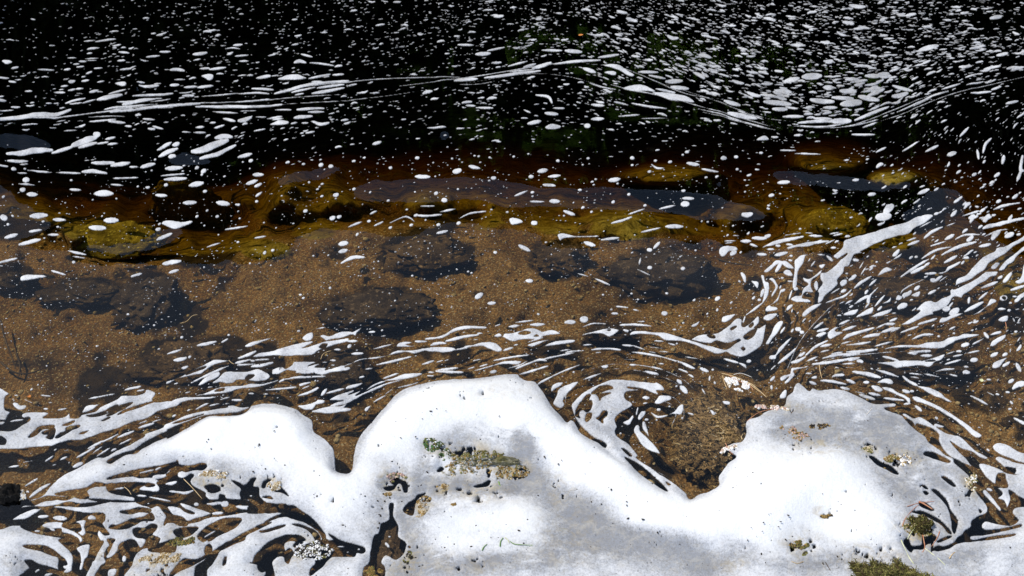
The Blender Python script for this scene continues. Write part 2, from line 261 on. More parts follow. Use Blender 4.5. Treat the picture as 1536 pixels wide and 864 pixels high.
# Outlines of the foam, written as "tile-x tile-y | points" on the flat water, six units to the pixel.
# '+' adds foam, '-' opens a hole of clear water, 's' is a drawn-out streak (path ; full width), 'o' a round fleck
TRACE = r'''
+ 0 0 1 M | -200,800 0,783 13,776 25,766 40,754 47,749 63,744 78,727 93,714 104,708 117,702 143,687 158,686 175,676 203,664 228,650 276,632 312,618 349,612 372,610 380,608 396,605 415,606 432,610 446,615 455,622 468,631 471,647 482,655 494,665 502,678 504,704 510,709 523,710 528,702 531,679 536,661 545,647 557,634 567,621 578,610 599,587 630,576 666,570 718,567 755,562 776,561 780,566 789,571 802,572 812,584 820,596 828,610 840,622 850,634 856,630 862,633 870,648 880,655 897,664 907,671 930,690 955,700 990,712 1015,728 1028,740 1036,749 1048,742 1064,737 1078,728 1078,718 1081,710 1092,695 1104,686 1098,680 1087,672 1099,665 1113,662 1119,649 1118,638 1123,629 1138,625 1151,616 1176,609 1180,595 1189,588 1192,579 1198,574 1206,580 1214,586 1219,582 1228,585 1239,584 1252,583 1271,587 1280,591 1297,599 1313,606 1338,605 1344,606 1343,610 1328,612 1332,616 1352,623 1357,628 1368,640 1377,647 1388,655 1393,663 1407,673 1418,682 1430,688 1432,695 1447,707 1457,718 1460,727 1468,743 1478,755 1482,765 1480,770 1468,775 1458,782 1457,790 1447,797 1444,802 1437,807 1430,815 1417,820 1407,819 1400,823 1397,828 1397,1200 -200,1200
+ 1280 700 6 M | 1900,350 1536,360 1450,375 1435,420 1480,470 1475,500 1400,530 1290,512 1200,490 1158,515 1165,560 1240,572 1400,548 1500,522 1505,540 1400,570 1250,600 1160,615 1060,625 1055,655 1100,662 1200,640 1435,608 1440,625 1300,648 1100,672 940,690 860,738 760,762 700,775 650,1000 650,3000 2700,3000 2700,400
+ 1280 580 6 R | 1130,700 1190,695 1300,735 1370,770 1450,790 1900,870 1900,1150 1536,1010 1440,950 1400,935 1415,1000 1410,1035 1385,1090 1360,1030 1300,1005 1340,970 1330,940 1300,910 1390,905 1370,830 1360,785 1310,780 1290,810 1280,875 1220,840 1160,765
+ 1280 580 6 R | 1250,540 1300,505 1400,530 1536,600 1900,700 1900,760 1536,690 1400,640 1300,600
+ 1280 580 6 R | 1275,650 1310,630 1400,660 1500,690 1900,760 1900,900 1480,800 1455,775 1400,760 1330,700
- 1280 580 6 | 1370,725 1455,740 1455,770 1390,765
+ 0 560 6 L | -1200,480 -80,505 0,515 90,520 150,495 210,460 265,425 270,400 215,400 195,380 225,355 330,345 440,358 390,400 520,400 590,385 625,355 640,400 720,395 745,330 790,285 880,275 960,250 1080,205 1180,200 1240,195 1300,175 1320,145 1390,165 1400,190 1370,235 1390,255 1450,255 1600,245 1600,290 1420,345 1340,400 1200,440 1080,490 1000,515 900,545 800,580 720,600 620,605 520,635 450,655 300,665 200,680 100,682 0,685 -80,690 -1200,800
+ 256 500 6 L | -60,625 0,608 60,585 160,570 210,572 350,570 400,568 415,575 340,590 200,600 120,615 60,640 -60,665
+ 0 560 6 E | -400,60 -60,100 0,130 50,160 85,185 50,210 40,270 45,330 95,345 70,380 50,420 0,425 -60,430 -400,440
- 0 560 6 | 640,390 700,362 780,348 840,323 890,288 980,248 1080,206 1065,226 980,268 900,303 860,342 800,358 720,378 640,402
- 0 560 6 | 780,380 860,368 940,342 1020,298 1062,288 1030,327 960,362 890,384 820,390
- 0 560 6 | 960,382 1000,350 1040,318 1100,283 1182,262 1190,272 1130,312 1060,348 1000,378
- 0 560 6 | 1060,372 1120,330 1220,298 1300,273 1390,253 1300,289 1220,319 1150,339 1090,364
- 0 560 6 | 918,426 980,393 992,400 950,423
- 0 560 6 | 255,573 300,528 350,483 400,473 485,468 475,492 405,498 372,512 330,552 280,575
- 0 560 6 | 380,532 440,508 490,493 495,540 470,592 418,578 438,552 395,548
- 0 560 6 | 563,466 610,448 667,426 662,440 610,467 580,472
- 0 560 6 | 498,577 540,538 590,518 600,488 712,468 702,487 640,512 590,547 530,578
- 0 560 6 | 718,542 800,513 765,537
- 0 560 6 | -20,570 20,570 57,600 45,637 0,642 -20,630
- 0 560 6 | 210,405 265,395 260,425 230,445 215,430
+ 0 560 6 | 85,430 140,412 210,410 200,425 150,435 100,440
+ 0 560 6 | -40,440 40,430 30,460 -40,465
+ 0 560 6 | 115,265 160,265 180,285 240,285 225,320 180,332 145,315 120,290
s 0 560 6 | 365,195 460,205 ; 18
s 0 560 6 | 215,230 290,265 ; 16
s 0 560 6 | 125,195 165,197 ; 14
o 0 560 6 | 125,245 ; 16
o 0 560 6 | 355,271 ; 15
s 0 560 6 | 430,262 470,262 ; 13
s 0 560 6 | 392,318 432,320 ; 18
s 0 560 6 | 520,330 605,315 ; 24
s 0 560 6 | 795,228 900,210 1030,185 ; 22
+ 0 560 6 | 1110,155 1150,130 1270,105 1255,135 1180,148 1120,162
s 0 560 6 | 1230,160 1300,148 ; 22
+ 0 560 6 | 785,675 870,622 960,588 1055,543 1070,550 1000,592 900,638 800,682
s 0 560 6 | 690,758 770,715 850,668 ; 26
+ 0 560 6 | 650,840 700,800 750,798 742,825 680,852
s 0 560 6 | 830,722 930,650 ; 16
s 0 560 6 | 868,748 1000,665 ; 20
s 0 560 6 | 925,768 1060,720 ; 18
s 0 560 6 | 1000,700 1050,675 ; 28
s 0 560 6 | 1060,578 1205,520 ; 26
s 0 560 6 | 1065,645 1180,590 ; 20
s 0 560 6 | 1245,492 1385,450 ; 30
s 0 560 6 | 1228,462 1325,425 ; 14
s 0 560 6 | 1370,438 1460,410 ; 15
s 0 560 6 | 485,692 512,680 ; 18
s 0 560 6 | 572,698 622,685 ; 14
s 0 560 6 | 408,792 480,742 ; 26
s 0 560 6 | 543,778 607,748 ; 22
s 0 560 6 | 78,845 168,830 ; 24
s 0 560 6 | 468,830 504,818 ; 18
s 0 560 6 | 208,800 292,785 ; 12
+ 0 560 6 C | 1060,735 1100,680 1150,650 1200,600 1300,550 1420,505 1600,440 1600,505 1420,580 1310,630 1250,680 1200,710 1120,728
+ 256 500 6 C | -60,830 0,800 60,770 140,735 260,705 400,682 500,672 520,652 570,648 620,665 720,666 640,703 560,718 430,720 330,738 230,765 120,815 0,858 -60,880
- 0 560 6 | 1140,642 1200,598 1290,558 1300,568 1220,612 1160,647
- 256 500 6 | 20,812 80,790 170,762 240,742 300,728 220,757 120,790
- 0 560 6 | 965,803 985,778 1050,743 1130,713 1210,693 1260,658 1330,608 1420,563 1536,512 1580,500 1580,535 1536,560 1420,607 1330,652 1270,682 1230,717 1130,737 1050,783 1000,812
- 256 500 6 | -30,872 0,856 150,795 300,745 420,732 600,716 680,688 720,664 690,702 620,737 480,749 380,745 300,765 150,853 0,935 -30,940
+ 256 500 6 | 375,445 430,400 470,360 520,340 640,345 700,340 780,320 850,345 895,380 880,410 830,430 740,430 670,420 600,420 560,450 500,455 450,440 400,450
- 256 500 6 | 672,410 700,373 752,373 742,392 700,412
+ 256 500 6 | 910,350 920,320 1000,300 1040,315 1130,265 1200,255 1310,258 1240,295 1345,273 1300,305 1400,310 1390,330 1500,300 1560,290 1560,335 1460,350 1380,372 1280,365 1170,365 1130,345 1050,335 980,365 920,372
+ 256 500 6 | 740,210 800,175 880,165 1000,130 1130,90 1280,70 1260,95 1180,135 1290,105 1400,70 1536,50 1600,40 1600,75 1500,100 1400,130 1330,155 1270,195 1130,200 1040,208 930,200 820,210
- 256 500 6 | 1345,128 1378,98 1412,95 1392,127
+ 256 500 6 | 1185,40 1230,0 1280,-10 1280,45 1230,70 1190,55
s 256 500 6 | 240,110 330,92 412,72 ; 34
s 256 500 6 | 458,82 518,48 ; 26
+ 256 500 6 | 665,115 720,80 800,60 912,38 850,70 770,100 700,125
s 256 500 6 | 608,224 690,195 765,162 ; 34
s 256 500 6 | 600,150 680,145 ; 14
+ 256 500 6 | -40,435 0,420 100,385 140,360 240,310 340,260 400,235 500,240 522,248 470,265 390,285 320,330 270,365 160,385 60,410 0,445 -40,460
- 256 500 6 | 140,362 230,322 315,298 300,315 220,345 150,372
s 256 500 6 | 185,445 330,375 420,335 522,292 ; 26
+ 256 500 6 | 245,467 290,410 360,370 430,345 447,370 420,400 350,430 280,467
+ 256 500 6 | 20,242 60,220 147,208 132,240 60,257
+ 256 500 6 | 90,312 115,295 158,290 155,308 120,328
s 256 500 6 | 28,458 72,445 ; 20
s 256 500 6 | -30,185 100,145 ; 24
s 256 500 6 | 580,268 720,235 ; 28
s 256 500 6 | 600,285 760,275 ; 22
s 256 500 6 | 725,298 825,285 922,262 ; 34
s 256 500 6 | 760,240 884,233 ; 22
+ 256 500 6 | 220,560 330,530 420,490 540,470 640,470 720,450 800,455 880,440 975,412 960,432 840,472 720,492 620,502 520,532 400,547 300,557
- 256 500 6 | 398,522 440,498 484,498 472,516 430,522
s 256 500 6 | 855,508 1030,495 1132,484 ; 22
s 256 500 6 | 1035,412 1200,395 1394,385 ; 24
s 256 500 6 | 978,437 1022,413 ; 28
s 256 500 6 | 1145,558 1240,540 1334,492 ; 22
s 256 500 6 | 1162,472 1258,440 ; 22
s 256 500 6 | 1185,497 1244,472 ; 18
s 256 500 6 | 552,600 644,600 ; 30
s 256 500 6 | 440,598 528,574 ; 16
s 256 500 6 | 700,541 748,542 ; 18
s 256 500 6 | 828,547 880,545 ; 14
s 256 500 6 | 600,545 672,550 ; 14
s 256 500 6 | 226,685 300,645 345,628 ; 24
s 256 500 6 | 338,655 436,632 ; 22
s 256 500 6 | 465,640 545,626 ; 16
s 256 500 6 | 148,697 182,683 ; 18
s 256 500 6 | 15,748 52,733 ; 24
s 256 500 6 | 128,537 182,523 ; 18
s 256 500 6 | 60,502 94,488 ; 16
s 256 500 6 | 332,486 378,480 ; 20
+ 256 500 6 | 1140,650 1200,650 1290,620 1320,605 1310,640 1270,690 1200,675
+ 256 500 6 | 1265,710 1290,690 1390,680 1440,660 1536,650 1600,620 1540,690 1430,725 1330,715
+ 440 470 6 | 235,205 270,190 330,200 420,165 500,160 540,165 612,128 600,150 575,175 560,208 530,195 450,220 360,235 300,245 270,230
s 440 470 6 | 188,142 292,125 ; 14
o 440 470 6 | 270,99 ; 20
o 440 470 6 | 48,158 ; 34
s 440 470 6 | 452,135 502,142 ; 16
- 440 470 6 | 233,307 263,273 304,278 272,307
s 440 470 6 | 486,252 578,250 ; 32
o 440 470 6 | 655,277 ; 24
s 440 470 6 | 680,170 738,165 ; 28
s 440 470 6 | 782,207 834,199 ; 14
s 440 470 6 | 526,365 628,360 ; 30
s 440 470 6 | 366,325 424,327 ; 20
s 440 470 6 | 325,420 384,424 ; 18
s 440 470 6 | 262,441 314,436 ; 15
s 440 470 6 | 340,465 373,465 ; 16
s 440 470 6 | 573,471 608,467 ; 15
s 440 470 6 | 452,507 508,494 ; 34
s 440 470 6 | 650,503 714,493 ; 22
s 440 470 6 | 592,580 638,568 ; 24
+ 440 470 6 | 0,440 80,435 190,435 130,472 240,450 195,485 292,488 290,520 400,490 520,445 600,410 720,395 850,370 930,335 1060,330 1180,310 1300,298 1430,305 1470,320 1560,305 1560,318 1450,335 1340,350 1240,345 1180,340 1090,365 1020,350 930,360 830,390 740,410 640,415 540,450 460,480 380,515 260,552 120,535 20,540 40,500 0,510
s 440 470 6 | 712,322 800,300 894,276 ; 20
+ 440 470 6 | 928,297 960,260 1060,255 1080,265 1010,283 1094,290 1084,300 980,302
s 440 470 6 | 1095,252 1202,253 ; 26
+ 440 470 6 | 1226,297 1250,265 1340,250 1373,268 1300,285
s 440 470 6 | 1190,230 1340,210 1450,150 1600,120 ; 32
s 440 470 6 | 1368,252 1450,235 1600,200 ; 24
s 440 470 6 | 748,463 900,430 1065,388 ; 26
s 440 470 6 | 1160,458 1265,426 ; 28
s 440 470 6 | 1290,437 1348,423 ; 17
s 440 470 6 | 1362,427 1403,413 ; 17
s 440 470 6 | 1280,514 1484,490 ; 26
s 440 470 6 | 1285,522 1400,528 1530,530 ; 30
s 440 470 6 | 812,584 954,536 ; 24
+ 440 470 6 | 820,604 900,580 1000,543 1165,538 1110,572 1000,592 900,606
s 440 470 6 | 655,692 740,640 825,610 ; 20
+ 440 470 6 | 320,780 380,740 470,710 545,688 540,710 500,730 560,712 625,688 560,742 640,708 700,678 800,638 900,608 990,598 900,627 820,652 720,702 640,732 560,777 480,817 420,832 325,840 380,802 450,787 400,785
+ 440 470 6 | 472,685 490,650 622,623 600,652 540,677
s 440 470 6 | 253,738 300,682 ; 38
s 440 470 6 | 300,718 455,678 ; 30
s 440 470 6 | 42,742 130,715 225,668 ; 28
s 440 470 6 | 55,642 155,622 ; 26
s 440 470 6 | 86,677 154,648 ; 20
s 440 470 6 | -30,582 95,568 ; 28
s 440 470 6 | 100,570 236,570 ; 14
+ 440 470 6 | 40,830 100,820 200,795 220,775 284,780 270,810 200,825 160,860 120,872 60,850
+ 440 470 6 | 195,875 300,840 450,845 530,862 480,885 300,895
s 440 470 6 | 942,667 1050,645 1128,618 ; 20
s 440 470 6 | 716,803 780,765 835,738 ; 18
s 440 470 6 | 828,727 904,672 ; 16
o 440 470 6 | 815,681 ; 18
o 440 470 6 | 701,758 ; 16
+ 440 470 6 | 640,870 655,845 702,828 690,850 660,885
s 440 470 6 | 1210,530 1270,530 ; 18
s 440 470 6 | 1203,560 1264,562 ; 18
s 440 470 6 | 1298,551 1362,553 ; 10
+ 660 470 6 | 485,205 520,180 550,185 562,205 580,180 640,175 720,155 820,130 900,150 920,160 1010,148 1087,182 1000,195 930,210 880,235 800,235 720,240 650,255 560,215 520,215
- 660 470 6 | 712,180 760,158 818,168 790,187 730,189
- 660 470 6 | 848,207 870,193 892,207
s 660 470 6 | 676,82 838,62 ; 20
s 660 470 6 | 620,120 714,110 ; 28
s 660 470 6 | 816,102 943,98 ; 34
s 660 470 6 | 492,117 543,98 ; 18
+ 660 470 6 | 1115,77 1140,60 1175,54 1225,72 1215,90 1180,100 1130,96
+ 660 470 6 | 1255,48 1270,28 1300,22 1335,35 1338,65 1305,88 1265,76
s 660 470 6 | 1282,122 1380,90 1494,95 ; 20
+ 880 460 6 | -40,250 0,238 90,215 190,195 290,203 275,235 225,265 195,270 150,247 80,240 0,249 -40,260
- 880 460 6 | 185,212 205,205 220,211 203,218
s 660 470 6 | 776,263 944,212 ; 18
+ 660 470 6 | 780,287 830,265 930,240 1005,233 940,257 870,287 830,302
+ 660 470 6 | 926,297 1000,260 1100,240 1213,238 1203,260 1100,277 1000,292
s 660 470 6 | 38,207 130,150 250,125 414,128 ; 36
s 660 470 6 | 55,247 200,212 345,193 ; 30
s 660 470 6 | -30,265 55,270 ; 32
s 660 470 6 | 296,235 344,236 ; 15
s 660 470 6 | 336,180 384,180 ; 15
+ 660 470 6 | 228,290 300,280 390,258 480,262 520,280 562,327 520,347 440,320 380,295 300,302 140,332 100,347 0,352 -20,310 60,300 130,320 210,305
s 660 470 6 | 574,334 655,308 ; 30
s 660 470 6 | 662,286 704,281 ; 20
s 660 470 6 | 454,530 508,520 ; 34
s 660 470 6 | 486,424 650,393 804,373 ; 24
s 660 470 6 | 242,503 316,482 ; 20
s 660 470 6 | 355,478 430,458 ; 20
+ 660 470 6 | 285,518 370,492 480,462 590,428 735,428 700,462 620,460 540,462 430,492 330,518
s 660 470 6 | 600,498 720,465 788,426 ; 18
s 660 470 6 | 685,498 800,450 900,415 960,428 ; 28
s 660 470 6 | 865,434 980,400 1215,352 ; 22
s 660 470 6 | 1078,337 1174,324 ; 16
s 660 470 6 | 1126,352 1200,340 1296,334 ; 20
s 660 470 6 | 298,427 368,412 ; 18
s 660 470 6 | 1372,327 1440,318 1580,318 ; 24
s 660 470 6 | 1396,357 1455,349 ; 18
s 660 470 6 | 715,550 820,520 975,472 ; 26
+ 660 470 6 | 870,655 885,620 960,580 1080,522 1180,482 1275,455 1200,495 1090,540 970,600 900,640
s 660 470 6 | 1262,524 1310,485 ; 12
+ 660 470 6 | 998,692 1010,650 1050,625 1108,618 1092,652 1040,682 1010,707
+ 660 470 6 | 1018,802 1050,740 1060,690 1120,650 1255,608 1200,672 1130,742 1107,790 1122,822 1092,857 1040,837
s 660 470 6 | 1280,598 1445,542 ; 22
s 660 470 6 | 1456,480 1514,482 ; 26
o 660 470 6 | 1103,565 ; 22
o 660 470 6 | 940,551 ; 20
o 660 470 6 | 1190,550 ; 14
+ 840 540 6 V | 105,430 110,390 200,300 290,245 400,200 460,175 580,175 700,190 840,205 870,200 920,230 942,277 870,275 892,314 820,290 740,260 620,240 620,255 720,265 660,280 600,290 580,320 600,355 640,380 650,410 590,450 530,490 495,540 515,600 500,640 510,680 560,720 610,745 650,790 700,860 690,885 816,966 924,1050 1050,1128 1150,1224 1000,1200 750,1050 500,900 400,810 300,700 180,590 130,510
- 840 540 6 | 100,425 132,505 182,588 235,642 300,698 392,738 420,772 400,790 340,745 240,692 180,645 130,560 100,540 85,500
- 840 540 6 | 285,302 330,258 370,233 430,230 478,255 400,280 365,303 440,293 458,300 380,332 360,368 345,330 320,305
- 840 540 6 | 138,492 150,440 190,380 240,318 277,313 260,360 287,370 277,440 240,472 210,450 180,460 170,490 182,524 150,512
- 840 540 6 | 228,542 240,483 283,478 277,522 245,557
- 840 540 6 | 328,527 360,503 385,463 422,463 424,500 387,532 387,572 360,547
- 840 540 6 | 558,798 602,818 645,862 622,864 570,817
o 840 540 6 | 225,402 ; 22
- 760 640 3.84 | 678,178 720,192 790,238 870,308 927,372 900,362 840,322 780,282 720,222
- 760 640 3.84 | 918,318 947,333 930,337
- 760 640 3.84 | 668,128 700,140 722,165 705,160
+ 840 540 6 | 850,387 880,340 900,320 985,320 1002,355 950,375 900,397
+ 840 540 6 | 733,340 770,318 812,340 780,357
s 840 540 6 | 748,392 784,384 ; 18
+ 840 540 6 | 663,642 680,588 712,588 722,640 780,690 850,760 907,842 860,837 780,802 720,747 690,692
+ 840 540 6 | 738,555 767,553 787,610 802,692 770,652 745,622
+ 840 540 6 | 568,562 620,530 652,498 664,520 632,582 600,587
+ 840 540 6 | 700,522 730,463 773,458 767,490 720,542
o 840 540 6 | 780,536 ; 36
+ 840 540 6 | 968,492 1030,460 1070,410 1107,398 1112,430 1092,487 1030,487
s 840 540 6 | 820,472 880,512 965,500 ; 24
o 840 540 6 | 890,446 ; 34
s 840 540 6 | 702,425 688,492 ; 18
s 840 540 6 | 1070,182 1095,208 ; 32
s 840 540 6 | 1092,238 1142,292 ; 54
o 840 540 6 | 1050,235 ; 24
o 840 540 6 | 1076,302 ; 22
o 840 540 6 | 545,660 ; 24
o 840 540 6 | 560,596 ; 16
o 840 540 6 | 711,781 ; 18
o 840 540 6 | 986,417 ; 26
o 840 540 6 | 870,541 ; 22
o 840 540 6 | 630,330 ; 28
s 840 540 6 | 625,42 675,44 ; 24
s 840 540 6 | 382,62 434,58 ; 34
s 840 540 6 | 205,178 375,118 ; 22
s 840 540 6 | 828,62 934,88 ; 24
s 840 540 6 | 772,104 888,130 ; 28
s 840 540 6 | 888,28 934,36 ; 22
s 840 540 6 | 1010,0 1110,28 1214,78 ; 26
s 840 540 6 | 1266,74 1334,102 ; 36
s 840 540 6 | 1068,80 1154,112 ; 22
s 840 540 6 | 1160,130 1204,154 ; 24
o 840 540 6 | 1375,86 ; 26
s 840 540 6 | 1350,142 1345,184 ; 22
s 840 540 6 | 1278,256 1312,312 ; 20
+ 840 540 6 | 1350,443 1412,475 1390,502 1365,482
+ 840 540 6 | 1462,365 1530,373 1528,402 1480,397
s 840 540 6 | 1150,474 1205,492 ; 20
o 840 540 6 | 1100,521 ; 20
s 880 460 6 | 300,165 440,160 584,174 ; 26
s 880 460 6 | 456,130 524,133 ; 20
s 880 460 6 | 226,60 284,63 ; 28
o 880 460 6 | 700,60 ; 42
o 880 460 6 | 836,81 ; 22
+ 880 460 6 | 940,167 980,145 1022,122 1003,165 960,182
s 880 460 6 | 418,24 474,36 ; 18
o 880 460 6 | 870,146 ; 22
s 880 460 6 | 772,205 810,206 ; 20
+ 880 460 6 | 322,205 350,200 385,208 375,237 340,225
+ 880 460 6 H | 943,292 1000,260 1100,240 1180,235 1250,190 1310,140 1350,106 1397,115 1397,165 1420,180 1480,140 1542,83 1554,140 1510,190 1560,190 1614,158 1604,230 1580,340 1530,387 1460,427 1390,452 1300,430 1260,410 1180,427 1100,402 1000,352 930,332 850,310 780,307 700,302 650,267 600,255 500,247 430,252 392,257 388,240 420,220 500,213 600,228 720,235 800,260 880,285 930,294
- 880 460 6 | 925,294 1010,314 1090,332 1130,325 1170,308 1270,327 1330,310 1372,293 1382,305 1330,337 1290,372 1240,382 1160,363 1060,338 980,313
- 880 460 6 | 1088,255 1120,248 1153,265 1152,282 1110,277
- 880 460 6 | 1298,197 1340,173 1352,180 1310,207
- 1090 450 6 | 153,332 200,288 262,258 272,270 232,332 180,357
- 1090 450 6 | 203,232 235,203 242,225 215,247
- 1090 450 6 | 134,438 150,423 168,440 150,456
+ 880 460 6 | 1213,132 1230,88 1344,63 1282,125 1240,142
s 880 460 6 | 612,306 694,311 ; 22
s 880 460 6 | 736,328 800,347 ; 20
s 880 460 6 | 886,450 1006,468 ; 18
s 880 460 6 | 322,344 414,352 ; 24
s 880 460 6 | 636,398 744,410 ; 16
+ 880 460 6 | 380,403 500,405 600,423 700,447 800,477 900,507 974,545 962,567 900,543 820,503 700,468 600,448 480,428
s 880 460 6 | 46,386 200,378 306,390 ; 26
s 880 460 6 | 76,411 134,409 ; 16
s 880 460 6 | -30,345 52,340 ; 20
s 880 460 6 | 336,472 434,473 ; 15
s 880 460 6 | 586,543 694,567 ; 22
s 880 460 6 | 526,582 644,604 ; 26
s 880 460 6 | 640,508 694,518 ; 20
s 880 460 6 | 836,558 914,594 ; 20
s 880 460 6 | 916,608 964,638 ; 20
s 880 460 6 | 1026,552 1094,580 ; 34
s 880 460 6 | 1236,468 1362,504 ; 26
+ 880 460 6 | 1366,503 1432,518 1442,558 1410,542
o 880 460 6 | 1460,491 ; 40
o 880 460 6 | 1500,446 ; 18
s 880 460 6 | 816,660 856,694 ; 36
s 880 460 6 | 846,720 902,772 ; 52
o 880 460 6 | 1270,531 ; 22
s 880 460 6 | 556,363 684,372 ; 14
s 880 460 6 | 556,400 624,416 ; 18
s 880 460 6 | 418,350 534,388 ; 18
+ 1080 330 6 D | 1108,200 1130,180 1160,175 1230,150 1330,130 1430,100 1536,65 1650,40 1760,2 1850,-18 1912,-8 1890,20 1820,70 1740,100 1690,140 1580,165 1490,190 1390,230 1300,275 1260,295 1282,302 1210,320 1180,380 1160,420 1120,430 1110,480 1060,540 1060,580 1000,640 950,680 920,730 878,742 890,660 878,640 920,570 910,550 900,520 910,480 960,470 1040,410 1080,360 1060,362 1018,332 1060,290 1100,250
- 1080 330 6 | 1055,364 1100,335 1144,312 1100,350
s 1080 330 6 | 614,264 700,238 800,232 914,186 ; 30
s 1080 330 6 | 856,218 975,192 ; 22
s 1080 330 6 | 386,248 500,202 600,178 750,154 ; 30
s 1080 330 6 | 586,142 724,122 ; 18
s 1080 330 6 | 796,146 924,152 ; 30
s 1080 330 6 | 766,120 836,126 ; 20
s 1080 330 6 | 986,132 1066,118 ; 20
s 1080 330 6 | 1016,148 1106,128 ; 18
s 1080 330 6 | 946,224 1034,182 ; 20
s 1080 330 6 | 998,256 1044,256 ; 26
s 1080 330 6 | 46,190 150,188 ; 20
s 1080 330 6 | 42,212 114,204 ; 15
+ 1080 330 6 | -5,262 50,233 130,238 158,270 80,290 40,332 0,317
s 1080 330 6 | 116,140 174,143 ; 18
s 1080 330 6 | 192,190 274,193 ; 36
s 1080 330 6 | 272,218 338,243 ; 30
+ 1080 330 6 | 303,165 360,148 422,170 360,178
s 1080 330 6 | 336,308 420,314 ; 34
s 1080 330 6 | 494,320 606,296 ; 38
s 1080 330 6 | 420,265 486,268 ; 24
s 1080 330 6 | 594,222 656,232 ; 28
s 1080 330 6 | 502,235 542,237 ; 28
o 1080 330 6 | 640,327 ; 34
s 1080 330 6 | 618,362 650,370 ; 28
+ 1080 330 6 | 395,462 460,400 500,363 552,368 562,390 520,402 470,442 430,472
+ 1080 330 6 | 548,385 590,368 652,413 664,442 600,432
+ 1080 330 6 | 566,470 590,447 632,453 657,502 600,502 573,487
+ 1080 330 6 | 668,370 700,338 730,320 800,310 874,282 820,312 770,332 752,392 704,470 692,590 652,607 663,500 670,430
s 1080 330 6 | 876,314 954,322 ; 20
s 1080 330 6 | 958,326 1014,374 ; 34
+ 1080 330 6 | 888,410 954,398 920,442
s 1080 330 6 | 816,424 854,376 ; 20
s 1080 330 6 | 784,452 838,462 ; 24
+ 1080 330 6 | 748,520 800,530 860,490 922,448 892,500 832,542 822,600 842,652 770,652 740,700 790,712 824,737 740,742 680,737 636,710 680,678 730,678 745,620 790,578 758,550
s 1080 330 6 | 866,556 868,624 ; 44
+ 1080 330 6 | 278,545 347,555 342,617 310,592
s 1080 330 6 | 190,476 214,505 226,556 ; 38
+ 1080 330 6 | 368,493 400,500 410,550 442,570 442,650 420,710 380,752 388,690 400,640 390,580 373,530
s 1080 330 6 | 384,744 320,795 246,848 ; 22
+ 1080 330 6 | 438,530 480,523 522,580 522,620 468,692 468,660 495,600 468,552
+ 1080 330 6 | 543,625 592,618 582,645 550,662 522,730 455,770 512,780 522,810 470,822 408,822 418,780 480,740 518,690
o 1080 330 6 | 685,620 ; 40
s 1080 330 6 | 165,545 188,560 ; 24
o 1080 330 6 | 355,718 ; 34
s 1080 330 6 | 648,634 622,712 ; 24
s 1080 330 6 | 606,550 654,552 ; 18
o 1080 330 6 | 562,522 ; 34
+ 1080 330 6 | 738,852 780,800 850,760 924,748 870,792 810,832 760,872
s 1080 330 6 | 956,744 1050,710 1130,680 1184,626 ; 26
s 1080 330 6 | 996,664 1076,616 ; 20
+ 1080 330 6 | 1076,572 1100,538 1142,538 1144,577 1100,602
o 1080 330 6 | 1140,485 ; 30
s 1080 330 6 | 1198,364 1246,372 ; 34
s 1080 330 6 | 1256,514 1334,396 ; 16
s 1080 330 6 | 1252,444 1294,376 ; 18
s 1080 330 6 | 1076,752 1126,732 ; 20
s 1080 330 6 | 1120,758 1194,722 ; 22
+ 1280 330 6 B | 1700,60 1560,140 1500,190 1420,235 1350,268 1280,280 1260,310 1170,350 1120,390 1060,450 1020,500 930,545 915,600 870,640 870,680 800,705 740,740 700,728 640,738 578,790 568,812 600,820 540,870 480,910 428,942 500,937 580,902 650,870 700,855 744,854 718,835 790,810 860,760 900,700 970,707 990,680 1060,640 1130,590 1190,560 1230,530 1280,520 1292,478 1180,480 1190,450 1215,410 1290,370 1370,325 1450,260 1560,200 1700,110
- 1280 330 6 | 895,625 940,588 1040,556 1130,498 1205,456 1192,476 1130,522 1060,563 980,602 920,628
+ 1280 330 6 | 1298,472 1350,400 1420,350 1480,298 1600,210 1600,250 1472,352 1430,402 1380,432 1350,472
+ 1280 330 6 | 1228,452 1270,403 1312,410 1302,437 1270,467
+ 1280 330 6 | 1528,420 1600,370 1620,560 1560,570 1510,592 1470,592 1448,570 1490,545 1512,500
s 1280 330 6 | 1156,112 1230,85 1326,78 ; 42
s 1280 330 6 | 1336,72 1450,30 1600,5 ; 32
s 1280 330 6 | 1166,184 1300,130 1386,118 ; 20
s 1280 330 6 | 1124,266 1226,248 ; 36
s 1280 330 6 | 634,184 700,132 796,92 ; 34
s 1280 330 6 | 822,198 896,162 ; 38
s 1280 330 6 | 914,198 1000,165 1136,164 ; 24
s 1280 330 6 | 694,252 826,216 ; 22
s 1280 330 6 | 484,242 586,208 ; 30
s 1280 330 6 | 476,202 564,180 ; 18
s 1280 330 6 | 586,94 706,38 ; 18
s 1280 330 6 | 826,87 906,60 ; 20
s 1280 330 6 | 614,360 740,290 876,264 ; 28
s 1280 330 6 | 794,330 900,280 1000,250 ; 36
s 1280 330 6 | 920,265 1096,228 ; 34
+ 1280 330 6 | 980,347 1050,293 1084,293 1050,322 1010,347
+ 1280 330 6 | 966,367 1020,343 1037,372
s 1280 330 6 | 816,398 926,342 ; 34
s 1280 330 6 | 646,492 744,488 ; 30
+ 1280 330 6 | 746,485 820,470 850,430 964,386 940,422 870,462 800,497
+ 1280 330 6 | 286,385 340,370 434,306 420,342 350,372 310,407
+ 1280 330 6 | 213,512 240,468 290,427 354,455 290,482
+ 1280 330 6 | 2,614 60,548 184,497 120,552 60,592 20,617
s 1280 330 6 | 138,598 208,536 ; 28
s 1280 330 6 | 426,518 560,430 676,366 ; 30
s 1280 330 6 | 524,484 644,428 ; 40
+ 1280 330 6 | 422,674 438,630 520,578 648,531 600,562 500,612 440,652
s 1280 330 6 | 676,668 744,636 ; 34
+ 1280 330 6 | 520,677 604,642 582,697
